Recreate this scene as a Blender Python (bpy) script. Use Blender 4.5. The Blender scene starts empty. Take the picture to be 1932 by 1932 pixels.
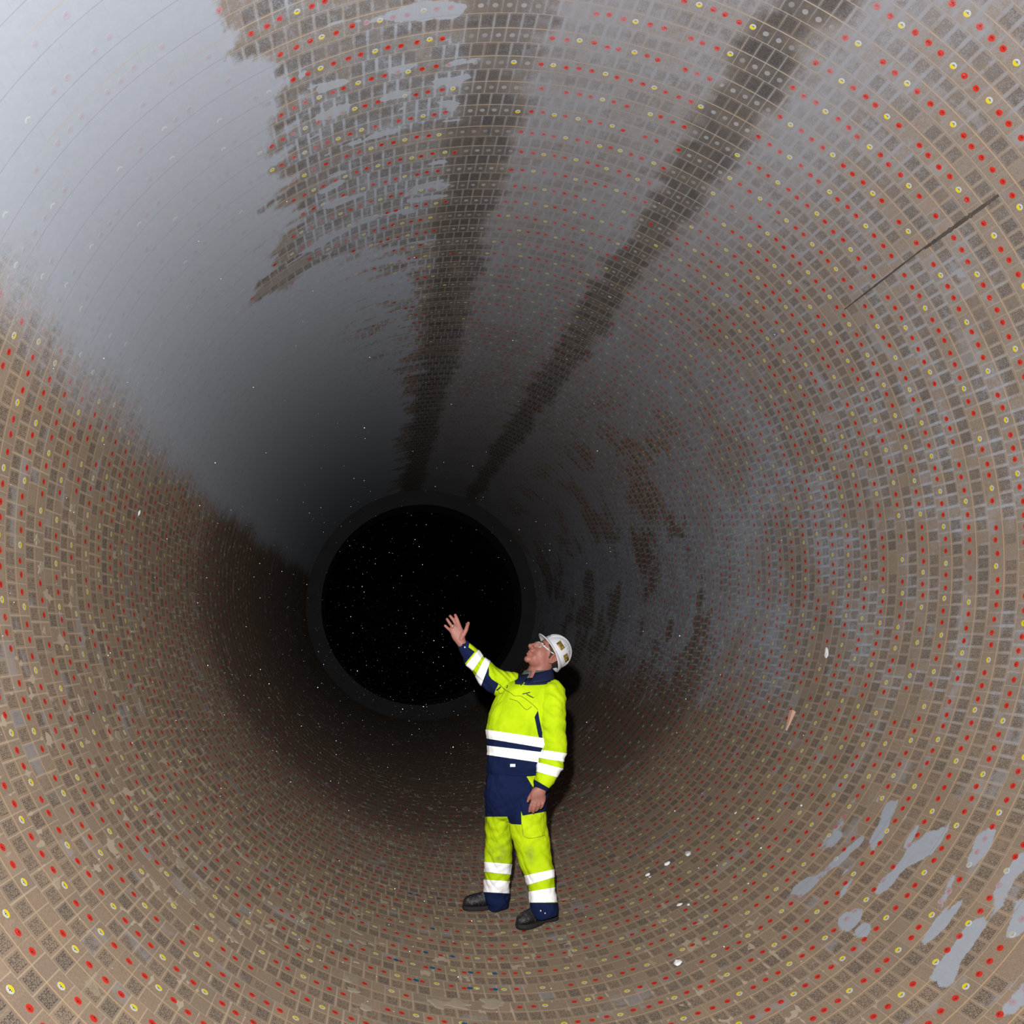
import bpy, bmesh, math, random
from mathutils import Vector, Matrix, noise
from mathutils.bvhtree import BVHTree
SC = bpy.context.scene
COL = SC.collection
# ------------------------------------------------------------------ camera, world, flash, exposure
R = 2.36                                   # inner radius of the kiln lining, metres
F_PX, YAW, PIT = 1545.5, 0.15321, 0.14333
CAM = Vector((-0.33344 * R, 0.0, R - 0.2342 * R))
cyw, syw, cpt, spt = math.cos(YAW), math.sin(YAW), math.cos(PIT), math.sin(PIT)
FWD = Vector((syw * cpt, cyw * cpt, spt))
RIGHT = Vector((cyw, -syw, 0.0))
UP = RIGHT.cross(FWD).normalized()
cam_data = bpy.data.cameras.new('camera')
cam = bpy.data.objects.new('camera', cam_data)
COL.objects.link(cam)
cam_data.sensor_width = 36.0
cam_data.lens = F_PX / 1932.0 * 36.0
cam_data.clip_start, cam_data.clip_end = 0.02, 200.0
m = Matrix((RIGHT, UP, -FWD)).transposed().to_4x4()
m.translation = CAM
cam.matrix_world = m
SC.camera = cam

world = bpy.data.worlds.new('world')
SC.world = world
world.use_nodes = True
world.node_tree.nodes['Background'].inputs[0].default_value = (0.0, 0.0, 0.0, 1)
world.node_tree.nodes['Background'].inputs[1].default_value = 0.0

flash_data = bpy.data.lights.new('camera_flash', 'SPOT')
flash_data.energy = 1760.0
flash_data.shadow_soft_size = 0.035
flash_data.spot_size = math.radians(150)
flash_data.spot_blend = 1.0
flash_data.color = (1.0, 0.975, 0.97)
flash = bpy.data.objects.new('camera_flash', flash_data)
COL.objects.link(flash)
fm = m.copy()
fm.translation = CAM + RIGHT * -0.12 + UP * 0.36 + FWD * -0.02
flash.matrix_world = fm

vs = SC.view_settings
vs.view_transform = 'Standard'
vs.look = 'None'
vs.exposure = 0.0
vs.gamma = 1.0
vs.use_curve_mapping = False
try:
    SC.cycles.max_bounces = 3
    SC.cycles.diffuse_bounces = 1
    SC.cycles.glossy_bounces = 2
    SC.cycles.transmission_bounces = 3
    SC.cycles.transparent_max_bounces = 6
    SC.cycles.caustics_reflective = False
    SC.cycles.caustics_refractive = False
except Exception:
    pass

# ------------------------------------------------------------------ helpers
def ray(u, v):
    return (RIGHT * ((u - 966.0) / F_PX) - UP * ((v - 966.0) / F_PX) + FWD)

def on_plane(u, v, y):
    d = ray(u, v)
    return CAM + d * ((y - CAM.y) / d.y)

def pix(P):
    d = P - CAM
    z = d.dot(FWD)
    return 966.0 + F_PX * d.dot(RIGHT) / z, 966.0 - F_PX * d.dot(UP) / z, z

def on_lining(u, v):
    d = ray(u, v)
    ox, oz = CAM.x, CAM.z - R
    a = d.x * d.x + d.z * d.z
    b = ox * d.x + oz * d.z
    c = ox * ox + oz * oz - R * R
    t = (-b + math.sqrt(b * b - a * c)) / a
    P = CAM + d * t
    return math.atan2(P.z - R, P.x), P.y

def lining_point(phi, y, lift=0.0):
    r = R - lift
    return Vector((r * math.cos(phi), y, R + r * math.sin(phi)))

def lining_frame(phi, y, lift=0.0):
    """x along the ring, y along the kiln, z towards the axis"""
    P = lining_point(phi, y, lift)
    n = Vector((-math.cos(phi), 0, -math.sin(phi)))
    ay = Vector((0, 1, 0))
    ax = ay.cross(n)
    M = Matrix((ax, ay, n)).transposed().to_4x4()
    M.translation = P
    return M

def tag(o, label=None, cat=None, group=None, kind=None):
    if label: o['label'] = label
    if cat: o['category'] = cat
    if group: o['group'] = group
    if kind: o['kind'] = kind
    return o

def add_obj(name, me, mats, parent=None):
    o = bpy.data.objects.new(name, me)
    COL.objects.link(o)
    if parent is not None: o.parent = parent
    if mats is not None:
        for mm in (mats if isinstance(mats, (list, tuple)) else [mats]):
            me.materials.append(mm)
    return o

def mesh_from(name, verts, faces, smooth=True):
    me = bpy.data.meshes.new(name)
    me.from_pydata([tuple(v) for v in verts], [], faces)
    me.update()
    if smooth:
        me.polygons.foreach_set('use_smooth', [True] * len(me.polygons))
    return me

# ------------------------------------------------------------------ node graph writer
class Tree:
    def __init__(self, nt):
        self.nt = nt
    def node(self, t, **kw):
        n = self.nt.nodes.new(t)
        for k, v in kw.items(): setattr(n, k, v)
        return n
    def put(self, sock, v):
        if isinstance(v, Val): self.nt.links.new(v.s, sock)
        elif isinstance(v, (tuple, list)):
            sock.default_value = tuple(v) if len(v) != 3 or sock.type != 'RGBA' else (*v, 1.0)
        else: sock.default_value = v
    def math(self, op, a, b=None, c=None):
        n = self.node('ShaderNodeMath', operation=op)
        self.put(n.inputs[0], a)
        if b is not None: self.put(n.inputs[1], b)
        if c is not None: self.put(n.inputs[2], c)
        return Val(self, n.outputs[0])
    def ss(self, x, lo, hi, a=0.0, b=1.0):
        n = self.node('ShaderNodeMapRange', interpolation_type='SMOOTHSTEP')
        for i, v in enumerate((x, lo, hi, a, b)): self.put(n.inputs[i], v)
        return Val(self, n.outputs[0])
    def mix(self, f, a, b):
        n = self.node('ShaderNodeMix', data_type='RGBA')
        self.put(n.inputs[0], f); self.put(n.inputs[6], a); self.put(n.inputs[7], b)
        return Val(self, n.outputs[2])
    def vec(self, x, y, z=0.0):
        n = self.node('ShaderNodeCombineXYZ')
        for i, v in enumerate((x, y, z)): self.put(n.inputs[i], v)
        return Val(self, n.outputs[0])
    def noise(self, vec, scale, detail=2.0, rough=0.5):
        n = self.node('ShaderNodeTexNoise')
        self.put(n.inputs['Vector'], vec)
        n.inputs['Scale'].default_value = scale
        n.inputs['Detail'].default_value = detail
        n.inputs['Roughness'].default_value = rough
        return Val(self, n.outputs[0])
    def white(self, vec):
        n = self.node('ShaderNodeTexWhiteNoise', noise_dimensions='3D')
        self.put(n.inputs['Vector'], vec)
        return Val(self, n.outputs[0])
    def bump(self, h, strength, dist):
        n = self.node('ShaderNodeBump')
        n.inputs['Strength'].default_value = strength
        n.inputs['Distance'].default_value = dist
        self.put(n.inputs['Height'], h)
        return Val(self, n.outputs[0])
    def sep(self, v):
        n = self.node('ShaderNodeSeparateXYZ'); self.put(n.inputs[0], v)
        return [Val(self, o) for o in n.outputs]
    def attr(self, name):
        n = self.node('ShaderNodeAttribute', attribute_name=name)
        return Val(self, n.outputs['Fac'])

class Val:
    def __init__(self, t, s): self.t, self.s = t, s
    def __add__(a, b): return a.t.math('ADD', a, b)
    __radd__ = __add__
    def __sub__(a, b): return a.t.math('SUBTRACT', a, b)
    def __rsub__(a, b): return a.t.math('SUBTRACT', b, a)
    def __mul__(a, b): return a.t.math('MULTIPLY', a, b)
    __rmul__ = __mul__
    def __truediv__(a, b): return a.t.math('DIVIDE', a, b)
    def floor(a): return a.t.math('FLOOR', a)
    def fract(a): return a.t.math('FRACT', a)
    def abs(a): return a.t.math('ABSOLUTE', a)
    def max(a, b): return a.t.math('MAXIMUM', a, b)
    def min(a, b): return a.t.math('MINIMUM', a, b)
    def gt(a, b): return a.t.math('GREATER_THAN', a, b)
    def lt(a, b): return a.t.math('LESS_THAN', a, b)
    def clamp(a): return a.max(0.0).min(1.0)

def material(name, color=(0.5, 0.5, 0.5), rough=0.6, spec=0.3, metal=0.0, drough=0.0, build=None, bump=None):
    """BUILD(tree) may return a colour, or (colour, normal)"""
    mt = bpy.data.materials.new(name)
    mt.use_nodes = True
    nt = mt.node_tree
    b = nt.nodes['Principled BSDF']
    t = Tree(nt)
    b.inputs['Base Color'].default_value = (*color, 1)
    b.inputs['Roughness'].default_value = rough
    b.inputs['Specular IOR Level'].default_value = spec
    b.inputs['Metallic'].default_value = metal
    try: b.inputs['Diffuse Roughness'].default_value = drough
    except Exception: pass
    if build:
        r = build(t)
        if isinstance(r, tuple):
            c, nrm = r
            if nrm is not None: t.put(b.inputs['Normal'], nrm)
        else: c = r
        if c is not None: t.put(b.inputs['Base Color'], c)
    return mt
# ------------------------------------------------------------------ kiln lining: procedural brickwork
N_BRICK = 216
RING = 0.198
Y_STICKER = 3.814                          # a ring of stickers lies here

def lining_coords(t):
    n = t.node('ShaderNodeNewGeometry')
    P = Val(t, n.outputs['Position'])
    x, y, z = t.sep(P)
    phi = t.math('ARCTAN2', z - R, x)                       # radians
    a = t.math('MODULO', phi * (180 / math.pi) + 450.0, 360.0)   # 0 floor, 90, 180 crown, 270
    return P, x, y, z, phi, a

def sst(x, lo, hi):
    q = (x - lo) / (hi - lo)
    q = 0.0 if q < 0 else 1.0 if q > 1 else q
    return q * q * (3 - 2 * q)

def nz(x, y, z, s, oct=3):
    return 0.42 * noise.fractal((x * s + 31.7, y * s + 11.3, z * s + 5.9), 0.9, 2.0, oct)

def wear_at(phi, y):
    """how the lining is soiled at one place: grey dust coat, soot, bare soot line, and three slow noises.
    The patches have shapes of their own and stay where they are whatever lights them."""
    x, z = R * math.cos(phi), R * math.sin(phi)
    a = (math.degrees(phi) + 450.0) % 360.0
    yr = y / R
    n1 = nz(x, y, z, 1.3)
    n2 = nz(x, y, z, 5.0)
    st = nz(a * 0.09, y * 9.0, 3.7, 1.0)                    # streaks along the rings
    ax = nz(a * 0.55, y * 0.7, 9.1, 1.0)                    # streaks along the kiln
    aj = a + n1 * 8.0 + st * 13.0 + n2 * 4.0
    edge = 216.0 + 6.0 * sst(yr, 2.0, 2.3) - 28.0 * sst(yr + n1 * 0.1, 2.28, 2.5)
    left = sst(aj - edge, -1.0, 1.5)
    low = 1.0 - sst(a + n1 * 4.0 + n2 * 3.0, 246.5 + 6.5 * sst(yr, 1.4, 3.2), 260.5)
    f_left = left * low
    thin = sst(st + n2 * 0.25, 0.06, 0.18) * sst(a, 186.0, 190.0) * (1 - sst(aj, 206.0, 216.0)) * (1 - sst(yr, 3.0, 4.2))
    f_left *= 1.0 - 0.75 * thin * sst(yr, 2.2, 2.5)
    crown = sst(a, 134.0, 150.0) * (1.0 - sst(a, 183.0, 188.0))
    f_crown = crown * (0.58 + 0.28 * sst(n2 * 1.0 + ax * 0.8 + n1 * 1.0, -0.45, 0.40))
    patch = sst(a, 184.0, 190.0) * (1.0 - sst(aj - edge, -3.0, 0.0))
    scrap = patch * sst(st + n2 * 0.4, -0.02, 0.30)
    f_patch = patch * (0.26 + sst(n2 + n1, -0.1, 0.3) * 0.26)
    wall = sst(a, 52.0, 76.0) * (1.0 - sst(a, 134.0, 150.0))
    deep = sst(yr + n1 * 1.2, 1.9, 3.2)
    bare = sst(n1 + n2 * 0.5, 0.03, 0.16) * sst(yr, 2.9, 3.3)
    f_wall = wall * (0.05 + deep * 0.56 + sst(n2 + n1 * 0.4, -0.1, 0.30) * 0.22 + sst(a, 100.0, 150.0) * 0.20) * (1.0 - bare * 0.9)
    slur = sst(a, 33.0, 37.0) * (1.0 - sst(a, 51.0, 55.0)) * sst(y, 2.6, 2.9) * (1.0 - sst(y, 4.2, 4.6))
    scrap = max(scrap, slur * sst(nz(a * 0.12, y * 8.0, 1.3, 1.0, 2) + n2 * 0.12, -0.08, 0.22))
    scrap = max(scrap, wall * sst(n2 + st * 0.6, 0.10, 0.6) * sst(a, 96, 125) * 0.9)
    j = n1 * 3.0 + n2 * 3.0 + st * 3.0
    s1 = (1.0 - sst(abs(a - 186.6 + j), 3.4, 6.4)) * (0.72 + 0.28 * sst(yr, 1.5, 1.9))
    s2 = 1.0 - sst(abs(a - 155.4 - sst(yr, 1.5, 4.0) * 1.2 + j), 2.2, 4.8)
    stk = max(s1, s2)
    soot = stk * max(0.0, min(1.0, 0.84 + n2 * 1.0))
    sootp = patch * sst(n1 + n2 * 0.7, -0.25, 0.2) * (1.0 - sst(yr, 1.75, 2.6) * 0.5) * 0.80
    film = min(1.0, f_left + f_crown + f_patch + f_wall) * (1.0 - stk * 0.86)
    film = max(film, f_left)
    return film, max(soot, sootp), stk, n1, n2, st, scrap * (1.0 - stk * 0.6)

def film_color(t, n1, fine):
    return t.mix((fine * 0.5 + 0.5).clamp(), FILM_A, FILM_B)

FILM_A, FILM_B = (0.208, 0.230, 0.268), (0.290, 0.314, 0.352)

FONT = {'A': ('01110', '10001', '10001', '11111', '10001', '10001', '10001'),
        'C': ('01110', '10001', '10000', '10000', '10000', '10001', '01110'),
        'F': ('11111', '10000', '10000', '11110', '10000', '10000', '10000'),
        'B': ('11110', '10001', '10001', '11110', '10001', '10001', '11110'),
        '5': ('11111', '10000', '11110', '00001', '00001', '10001', '01110'),
        '6': ('01110', '10000', '10000', '11110', '10001', '10001', '01110'),
        '2': ('01110', '10001', '00001', '00010', '00100', '01000', '11111')}

def text_rows(s):
    return [''.join(FONT[ch][r] + '0' for ch in s)[:-1] for r in range(7)]

def stamp_mask(t, tx, ty, pick):
    """tx 0..1 along the reading direction, ty 0..1 downwards: two lines of dot lettering.
    Every row of dots is a 23-bit number kept in the three channels of a colour ramp."""
    r = ((ty * 15.0).floor() + 0.5) * (1 / 15.0)
    def rows(s2):
        n = t.node('ShaderNodeValToRGB')
        cr = n.color_ramp
        cr.interpolation = 'CONSTANT'
        lines = text_rows('ACAF') + ['0' * 23] + text_rows(s2)
        for i, bits in enumerate(lines):
            q = int(bits, 2)
            e = cr.elements[0] if i == 0 else cr.elements.new(i / 15.0)
            e.position = i / 15.0
            e.color = ((q >> 16) / 255.0, ((q >> 8) & 255) / 255.0, (q & 255) / 255.0, 1)
        last = [e for e in cr.elements if e.position > 0.99]
        for e in last: cr.elements.remove(e)
        t.put(n.inputs[0], r)
        return Val(t, n.outputs[0])
    c = t.mix(pick, rows('B522'), rows('B622'))
    n = t.node('ShaderNodeSeparateColor'); t.put(n.inputs[0], c)
    q = [(Val(t, o) * 255.0 + 0.5).floor() for o in n.outputs]
    val = q[0] * 65536.0 + q[1] * 256.0 + q[2]
    p = t.math('POWER', 2.0, 22.0 - (tx * 23.0).floor())
    bit = t.math('MODULO', ((val + 0.01) / p).floor(), 2.0)
    inside = tx.gt(0.0) * tx.lt(1.0) * ty.gt(0.0) * ty.lt(1.0)
    return bit * inside

def brick_color(t, near):
    P, x, y, z, phi, a = lining_coords(t)
    film0, soot, stk = t.attr('film'), t.attr('soot'), t.attr('streak')
    n1, n2, st = t.attr('n1'), t.attr('n2'), t.attr('st')
    fine = t.noise(P, 26.0, 3 if near else 1, 0.7) - 0.5
    grain = t.noise(P, 150.0, 1, 0.8) if near else 0.5
    film = (film0 + fine * film0 * (1.0 - film0) * 4.2).clamp()
    film = film.max(t.ss(t.attr('scrap') + fine * 0.42, 0.42, 0.54) * 0.95)
    soot = (soot * (0.82 + fine * 1.7 + (grain - 0.5) * 1.1)).clamp() if near else (soot * (0.82 + fine * 1.4)).clamp()
    yr = (y - Y_STICKER) * (1 / RING) + 0.75 + 100.0
    ring = yr.floor()
    fy = yr.fract()
    v = phi * (N_BRICK / (2 * math.pi)) + (ring * 0.6180339).fract() + 400.0
    brick = v.floor()
    fv = v.fract()
    h1 = t.white(t.vec(ring, brick, 0.5))
    h2 = (h1 * 7.13).fract()
    half = fy.gt(0.5)
    h3 = ((h1 + half * 0.37) * 13.7).fract()
    # joints
    dj = fy.min(1.0 - fy) * RING + fine * 0.002
    dm = (fy - 0.5).abs() * RING + fine * 0.002
    dv = fv.min(1.0 - fv) * 0.0687 + fine * 0.002
    jr = 1.0 - t.ss(dj, 0.0009, 0.0026)
    jm = 1.0 - t.ss(dm, 0.0017, 0.0036)
    sidew = t.ss(a, 252.0, 266.0) * 0.003 * t.ss(h1, 0.3, 1.0)
    jv = (1.0 - t.ss(dv - sidew, 0.0005, 0.0022)) * t.ss(h1 + n2, 0.05, 0.6)
    tan = t.mix(((grain - 0.5) * 1.5 + 0.5).clamp() if near else 0.5, BRICK_A, BRICK_B)
    tan = t.mix(t.ss(h3, 0.55, 1.0, 0.0, 0.35), tan, (0.150, 0.122, 0.096))
    tan = t.mix(t.ss(h2, 0.6, 1.0, 0.0, 0.3), tan, (0.275, 0.200, 0.132))
    up = t.ss(a, 30.0, 120.0) * (1.0 - t.ss(a, 225.0, 260.0))
    tan = t.mix(up * (0.22 + t.ss(a, 135.0, 160.0) * 0.35), tan, (0.140, 0.124, 0.110))
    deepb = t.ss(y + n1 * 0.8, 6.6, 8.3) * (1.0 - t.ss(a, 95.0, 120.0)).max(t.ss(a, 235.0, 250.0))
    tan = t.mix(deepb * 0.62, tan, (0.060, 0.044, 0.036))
    stamped = (1.0 - half) * h1.gt(0.07)
    cell = stamped * t.ss(fy, 0.06, 0.1) * (1.0 - t.ss(fy, 0.42, 0.47)) * t.ss(fv, 0.08, 0.16) * (1.0 - t.ss(fv, 0.84, 0.92))
    if near:
        wear = t.ss(fine * 0.8 + grain * 0.6 + n2 * 0.5, 0.06, 0.26)
        tx = (fy - 0.085) * (1 / 0.345)
        ty = (fv - 0.16) * (1 / 0.68)
        ink = stamp_mask(t, tx, ty, h2.gt(0.42)) * wear * stamped * (0.70 + h3 * 0.22)
        ink = ink.max(cell * (0.05 + up * 0.20 + h3 * 0.12))
    else:
        ink = cell * (0.40 + up * 0.15)
    c = t.mix(ink, tan, (0.034, 0.033, 0.033))
    # grey scuffs on single bricks
    scuff = t.ss(st + (h3 - 0.5) * 0.3 + fine * 0.35, 0.20, 0.36)
    c = t.mix(scuff * 0.5, c, (0.235, 0.228, 0.232))
    c = t.mix(soot * 0.82, c, t.mix(((grain - 0.5) * 2.2 + 0.5).clamp() if near else 0.5, (0.010, 0.010, 0.011), (0.046, 0.045, 0.045)))
    # dust lies thickest along the joints of that wall
    wallj = t.ss(a, 50.0, 70.0) * (1.0 - t.ss(a, 222.0, 236.0)) * (1.0 - half * 0.35)
    jd = (1.0 - t.ss(fv.min(1.0 - fv) + fine * 0.08, 0.04, 0.17)) * wallj * t.ss(n2 + n1 + fine * 0.5, -0.35, 0.30) * (0.60 + t.ss(a, 110.0, 150.0) * 0.05)
    veil = t.ss(a, 100.0, 130.0) * (1.0 - t.ss(a, 178.0, 192.0))
    fcol = t.mix(veil * 0.75, film_color(t, n1, fine), (0.190, 0.186, 0.196))
    full = (film + jd * (1.0 - stk * 0.6)).clamp()
    full = (full * (1.0 - ink * 0.25 * (1.0 - full)) + (fine * 1.2 + (grain - 0.5) * 4.2) * full * (1.0 - full)).clamp() * 0.985
    heavy = t.ss(film, 0.75, 0.97)
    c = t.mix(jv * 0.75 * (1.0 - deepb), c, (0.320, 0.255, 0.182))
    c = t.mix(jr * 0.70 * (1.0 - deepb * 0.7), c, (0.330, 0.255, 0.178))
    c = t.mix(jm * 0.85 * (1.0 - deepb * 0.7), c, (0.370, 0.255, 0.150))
    c = t.mix(full, c, fcol)
    # pale residue where stickers came off in the soot
    ey, ev = (fy - 0.75) * RING, (fv - 0.5) * 0.0687
    dc = t.math('SQRT', ey * ey + ev * ev) + fine * 0.008
    c = t.mix((1.0 - t.ss(dc, 0.012, 0.0155)) * t.ss(stk, 0.35, 0.7) * (0.30 + h2 * 0.5), c, (0.270, 0.280, 0.290))
    # joints ghosting through the coat; pale in the soot
    ghost = t.ss(st, -0.05, 0.18)
    c = t.mix(jm * heavy * ghost * 0.55, c, (0.30, 0.235, 0.17))
    c = t.mix((jr * 0.40 + jv * 0.12 * ghost) * heavy, c, (0.115, 0.112, 0.112))
    c = t.mix((jm.max(jr).max(jv)) * soot * 0.8, c, (0.270, 0.265, 0.258))
    # dried mortar smeared over the lower bricks
    low = (1.0 - t.ss(a, 24.0, 40.0)).max(t.ss(a, 285.0, 305.0))
    side = t.ss(a, 258.0, 270.0).max(low)
    mo = t.noise(P, 9.0, 2, 0.6) + (1.0 - t.ss(dv, 0.0, 0.012)) * 0.085 - h3 * 0.05
    mort = t.ss(mo, 0.640, 0.660) * side * t.ss(y, 2.6, 3.4) * t.ss(n1 + low * 0.08, -0.12, 0.10)
    return t.mix(mort * 0.9, c, (0.320, 0.265, 0.195))

BRICK_A, BRICK_B = (0.150, 0.112, 0.080), (0.245, 0.184, 0.130)
M_NEAR = material('stamped_kiln_brick', rough=0.9, spec=0.12, drough=0.12, build=lambda t: brick_color(t, True))
M_FAR = material('distant_kiln_brick', rough=0.9, spec=0.12, drough=0.12, build=lambda t: brick_color(t, False))

Y0, Y1, Y_DAM = -1.5, 8.6, 7.235 * R
def build_lining():
    seg = 480
    ys = [Y0, 0.0, 1.2, 1.8]
    while ys[-1] < Y1 - 0.02: ys.append(min(Y1, ys[-1] + 0.030))
    ys[-1] = Y1
    k1 = len(ys) - 1
    while ys[-1] < Y_DAM + 0.6: ys.append(ys[-1] + 0.11)
    V, Fc = [], []
    names = ('film', 'soot', 'streak', 'n1', 'n2', 'st', 'scrap')
    val = {k: [] for k in names}
    for y in ys:
        for s in range(seg):
            p = 2 * math.pi * s / seg - math.pi
            V.append((R * math.cos(p), y, R + R * math.sin(p)))
            for k, q in zip(names, wear_at(p, y)): val[k].append(q)
    for i in range(len(ys) - 1):
        for s in range(seg):
            s2 = (s + 1) % seg
            Fc.append((i * seg + s, i * seg + s2, (i + 1) * seg + s2, (i + 1) * seg + s))
    nin = len(Fc)
    n0 = len(V)
    for y in (ys[0], ys[-1]):              # the outer skin gives the lining its thickness
        for s in range(seg):
            p = 2 * math.pi * s / seg - math.pi
            V.append(((R + 0.25) * math.cos(p), y, R + (R + 0.25) * math.sin(p)))
    for s in range(seg):
        s2 = (s + 1) % seg
        Fc.append((n0 + s, n0 + seg + s, n0 + seg + s2, n0 + s2))
        Fc.append((s, n0 + s, n0 + s2, s2))
    me = mesh_from('wall_lining', V, Fc)
    for k in names:
        at = me.attributes.new(k, 'FLOAT', 'POINT')
        at.data.foreach_set('value', val[k] + [0.0] * (len(V) - n0))
    o = add_obj('wall_lining', me, [M_NEAR, M_FAR])
    me.polygons.foreach_set('material_index', [1 if i >= k1 * seg else 0 for i in range(len(Fc))])
    me.update()
    tag(o, 'round brick lining of the kiln with stamped bricks and grey dust coat', kind='structure')
    return o
build_lining()

# raised refractory ring where the kiln narrows, and the dark tube beyond
def annulus_tube(name, prof, seg=192):
    V, Fc = [], []
    for (r, y) in prof:
        for s in range(seg):
            p = 2 * math.pi * s / seg
            V.append((r * math.cos(p), y, R + r * math.sin(p)))
    for i in range(len(prof) - 1):
        for s in range(seg):
            s2 = (s + 1) % seg
            Fc.append((i * seg + s, (i + 1) * seg + s, (i + 1) * seg + s2, i * seg + s2))
    return mesh_from(name, V, Fc, False)
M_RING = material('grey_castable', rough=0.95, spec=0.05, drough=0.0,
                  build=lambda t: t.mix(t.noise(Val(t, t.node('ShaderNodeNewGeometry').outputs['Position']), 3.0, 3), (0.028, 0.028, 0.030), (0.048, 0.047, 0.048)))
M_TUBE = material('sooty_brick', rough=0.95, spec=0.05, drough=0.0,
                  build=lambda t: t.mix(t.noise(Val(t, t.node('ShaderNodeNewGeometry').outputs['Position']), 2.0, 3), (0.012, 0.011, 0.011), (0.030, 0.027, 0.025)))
D0 = Y_DAM
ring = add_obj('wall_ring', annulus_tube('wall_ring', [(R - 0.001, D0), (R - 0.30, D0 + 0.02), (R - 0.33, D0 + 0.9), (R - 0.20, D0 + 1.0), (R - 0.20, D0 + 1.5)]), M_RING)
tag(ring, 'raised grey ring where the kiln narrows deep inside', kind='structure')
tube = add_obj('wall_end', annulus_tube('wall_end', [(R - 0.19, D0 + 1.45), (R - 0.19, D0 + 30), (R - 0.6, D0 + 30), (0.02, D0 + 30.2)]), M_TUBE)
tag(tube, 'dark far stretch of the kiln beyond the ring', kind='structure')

# ------------------------------------------------------------------ where loose bits lie (pixels of the photograph, put on the lining by their sight lines)
SPL = [((826, 1893), .050, .055, 'upright tan mortar splat first in the row before the man'), ((866, 1895), .062, .055, 'large round tan mortar splat middle of the row before the man'),
       ((932, 1893), .060, .065, 'three-cornered tan mortar splat last in the row before the man')]
LR = random.Random(7)
SPLATS = [(u, v, LR.uniform(.016, .034), LR.uniform(.7, 1.9)) for u, v in (
    (668, 1755), (677, 1760), (684, 1777), (702, 1781), (721, 1779), (672, 1815), (672, 1722), (689, 1656), (790, 1736), (655, 1848), (668, 1868), (690, 1900), (520, 1775), (497, 1755), (456, 1760),
    (440, 1772), (426, 1712), (336, 1683), (383, 1671), (365, 1700), (265, 1325), (270, 1338), (214, 1473), (224, 1388), (137, 1116), (153, 1322), (200, 1295), (222, 1455), (85, 1190), (78, 1072),
    (141, 1002), (138, 960), (70, 1018), (196, 1276), (262, 1164), (258, 1152), (343, 1630), (332, 1608), (574, 1786), (610, 1700))]
CRUMBS = [(1259, 1630, .022, 1.1, 'plaster_crumb', 'largest white plaster crumb on the floor bricks beyond the man'),
          (1298, 1611, .018, 1.8, 'plaster_crumb', 'long white plaster sliver topmost of the crumbs beyond the man'),
          (1222, 1651, .015, 1.1, 'plaster_crumb', 'squarish white plaster crumb lowest of the three beyond the man'),
          (1280, 1817, .023, 1.4, 'plaster_crumb', 'broad white plaster crumb lying alone on the bricks before the man'),
          (1283, 1707, .012, 1.5, 'plaster_crumb', 'small white plaster crumb between the three crumbs and the lone broad one'),
          (1560, 1232, .018, 2.2, 'plaster_flake', 'white torn flake stuck high on the brick wall behind the man'),
          (262, 968, .013, 1.8, 'plaster_flake', 'small white chip stuck on tan bricks below the grey coat')]
SPECKS = ((1318, 1638), (1436, 1600), (1226, 1655), (1353, 1633), (1512, 1520), (1299, 1707), (1325, 1497), (1430, 1545), (1388, 1534), (1412, 1667))
BLUE_PX = [(786, 1683), (829, 1703), (816, 1748), (774, 1682), (747, 1799), (853, 1803), (803, 1797), (814, 1814), (885, 1823), (784, 1839), (930, 1826), (884, 1854), (931, 1857), (873, 1916)]
CLEAR_PX = ([(p[0], p[1], max(w, h) + .04) for p, w, h, _ in SPL] + [(u, v, s * max(1, a) + .035) for u, v, s, a in SPLATS] + [(u, v, s * t + .03) for u, v, s, t, _, _ in CRUMBS]
            + [(u, v, .03) for u, v in SPECKS] + [(u, v, .034) for u, v in BLUE_PX]
            + [(1884 + (1594 - 1884) * i / 60, 368 + (583 - 368) * i / 60, .032) for i in range(61)] + [(1499 - 15 * i / 5, 1343 + 36 * i / 5, .045) for i in range(6)])

# ------------------------------------------------------------------ stickers
def film_of(t):
    """dust on this sticker: kept in the alpha of the object colour and, for the many in one mesh, in an attribute"""
    n = t.node('ShaderNodeObjectInfo')
    return (Val(t, n.outputs['Alpha']) + t.attr('dust')).clamp()
def coated(base, base2=None, amount=0.92):
    """a printed sticker that the same dust coat lies over"""
    def b(t):
        P = Val(t, t.node('ShaderNodeNewGeometry').outputs['Position'])
        sc = t.noise(P, 70.0, 2, 0.7)
        c = t.mix((sc * 1.4 - 0.2).clamp(), base, base2 or base)
        f = (t.ss(film_of(t) * 1.15 + (sc - 0.5) * 0.45, 0.12, 0.92) * amount + t.ss(sc, 0.66, 0.72) * 0.35).clamp()
        return t.mix(f, c, FILM_M)
    return b
FILM_M = (0.25, 0.272, 0.310)
def coated_white(t):
    return t.mix(film_of(t) * 0.45, (0.38, 0.41, 0.42), FILM_M)
M_RED = material('red_sticker_print', rough=0.6, spec=0.2, drough=0.12, build=coated((0.34, 0.018, 0.012), (0.47, 0.028, 0.017)))
M_REDRIM = material('pale_red_sticker_rim', rough=0.6, spec=0.2, drough=0.12, build=coated((0.36, 0.10, 0.065)))
M_INK = material('black_sticker_print', rough=0.6, spec=0.2, drough=0.12, build=coated((0.015, 0.012, 0.012), None, 0.8))
M_YEL = material('yellow_sticker_print', rough=0.6, spec=0.2, drough=0.12, build=coated((0.46, 0.38, 0.012), (0.54, 0.45, 0.02), 0.95))
M_WHT = material('white_sticker_print', rough=0.6, spec=0.2, drough=0.12, build=coated_white)
M_BLU = material('blue_sticker_print', rough=0.6, spec=0.2, drough=0.12, build=coated((0.012, 0.065, 0.135), (0.02, 0.09, 0.16)))

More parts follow.
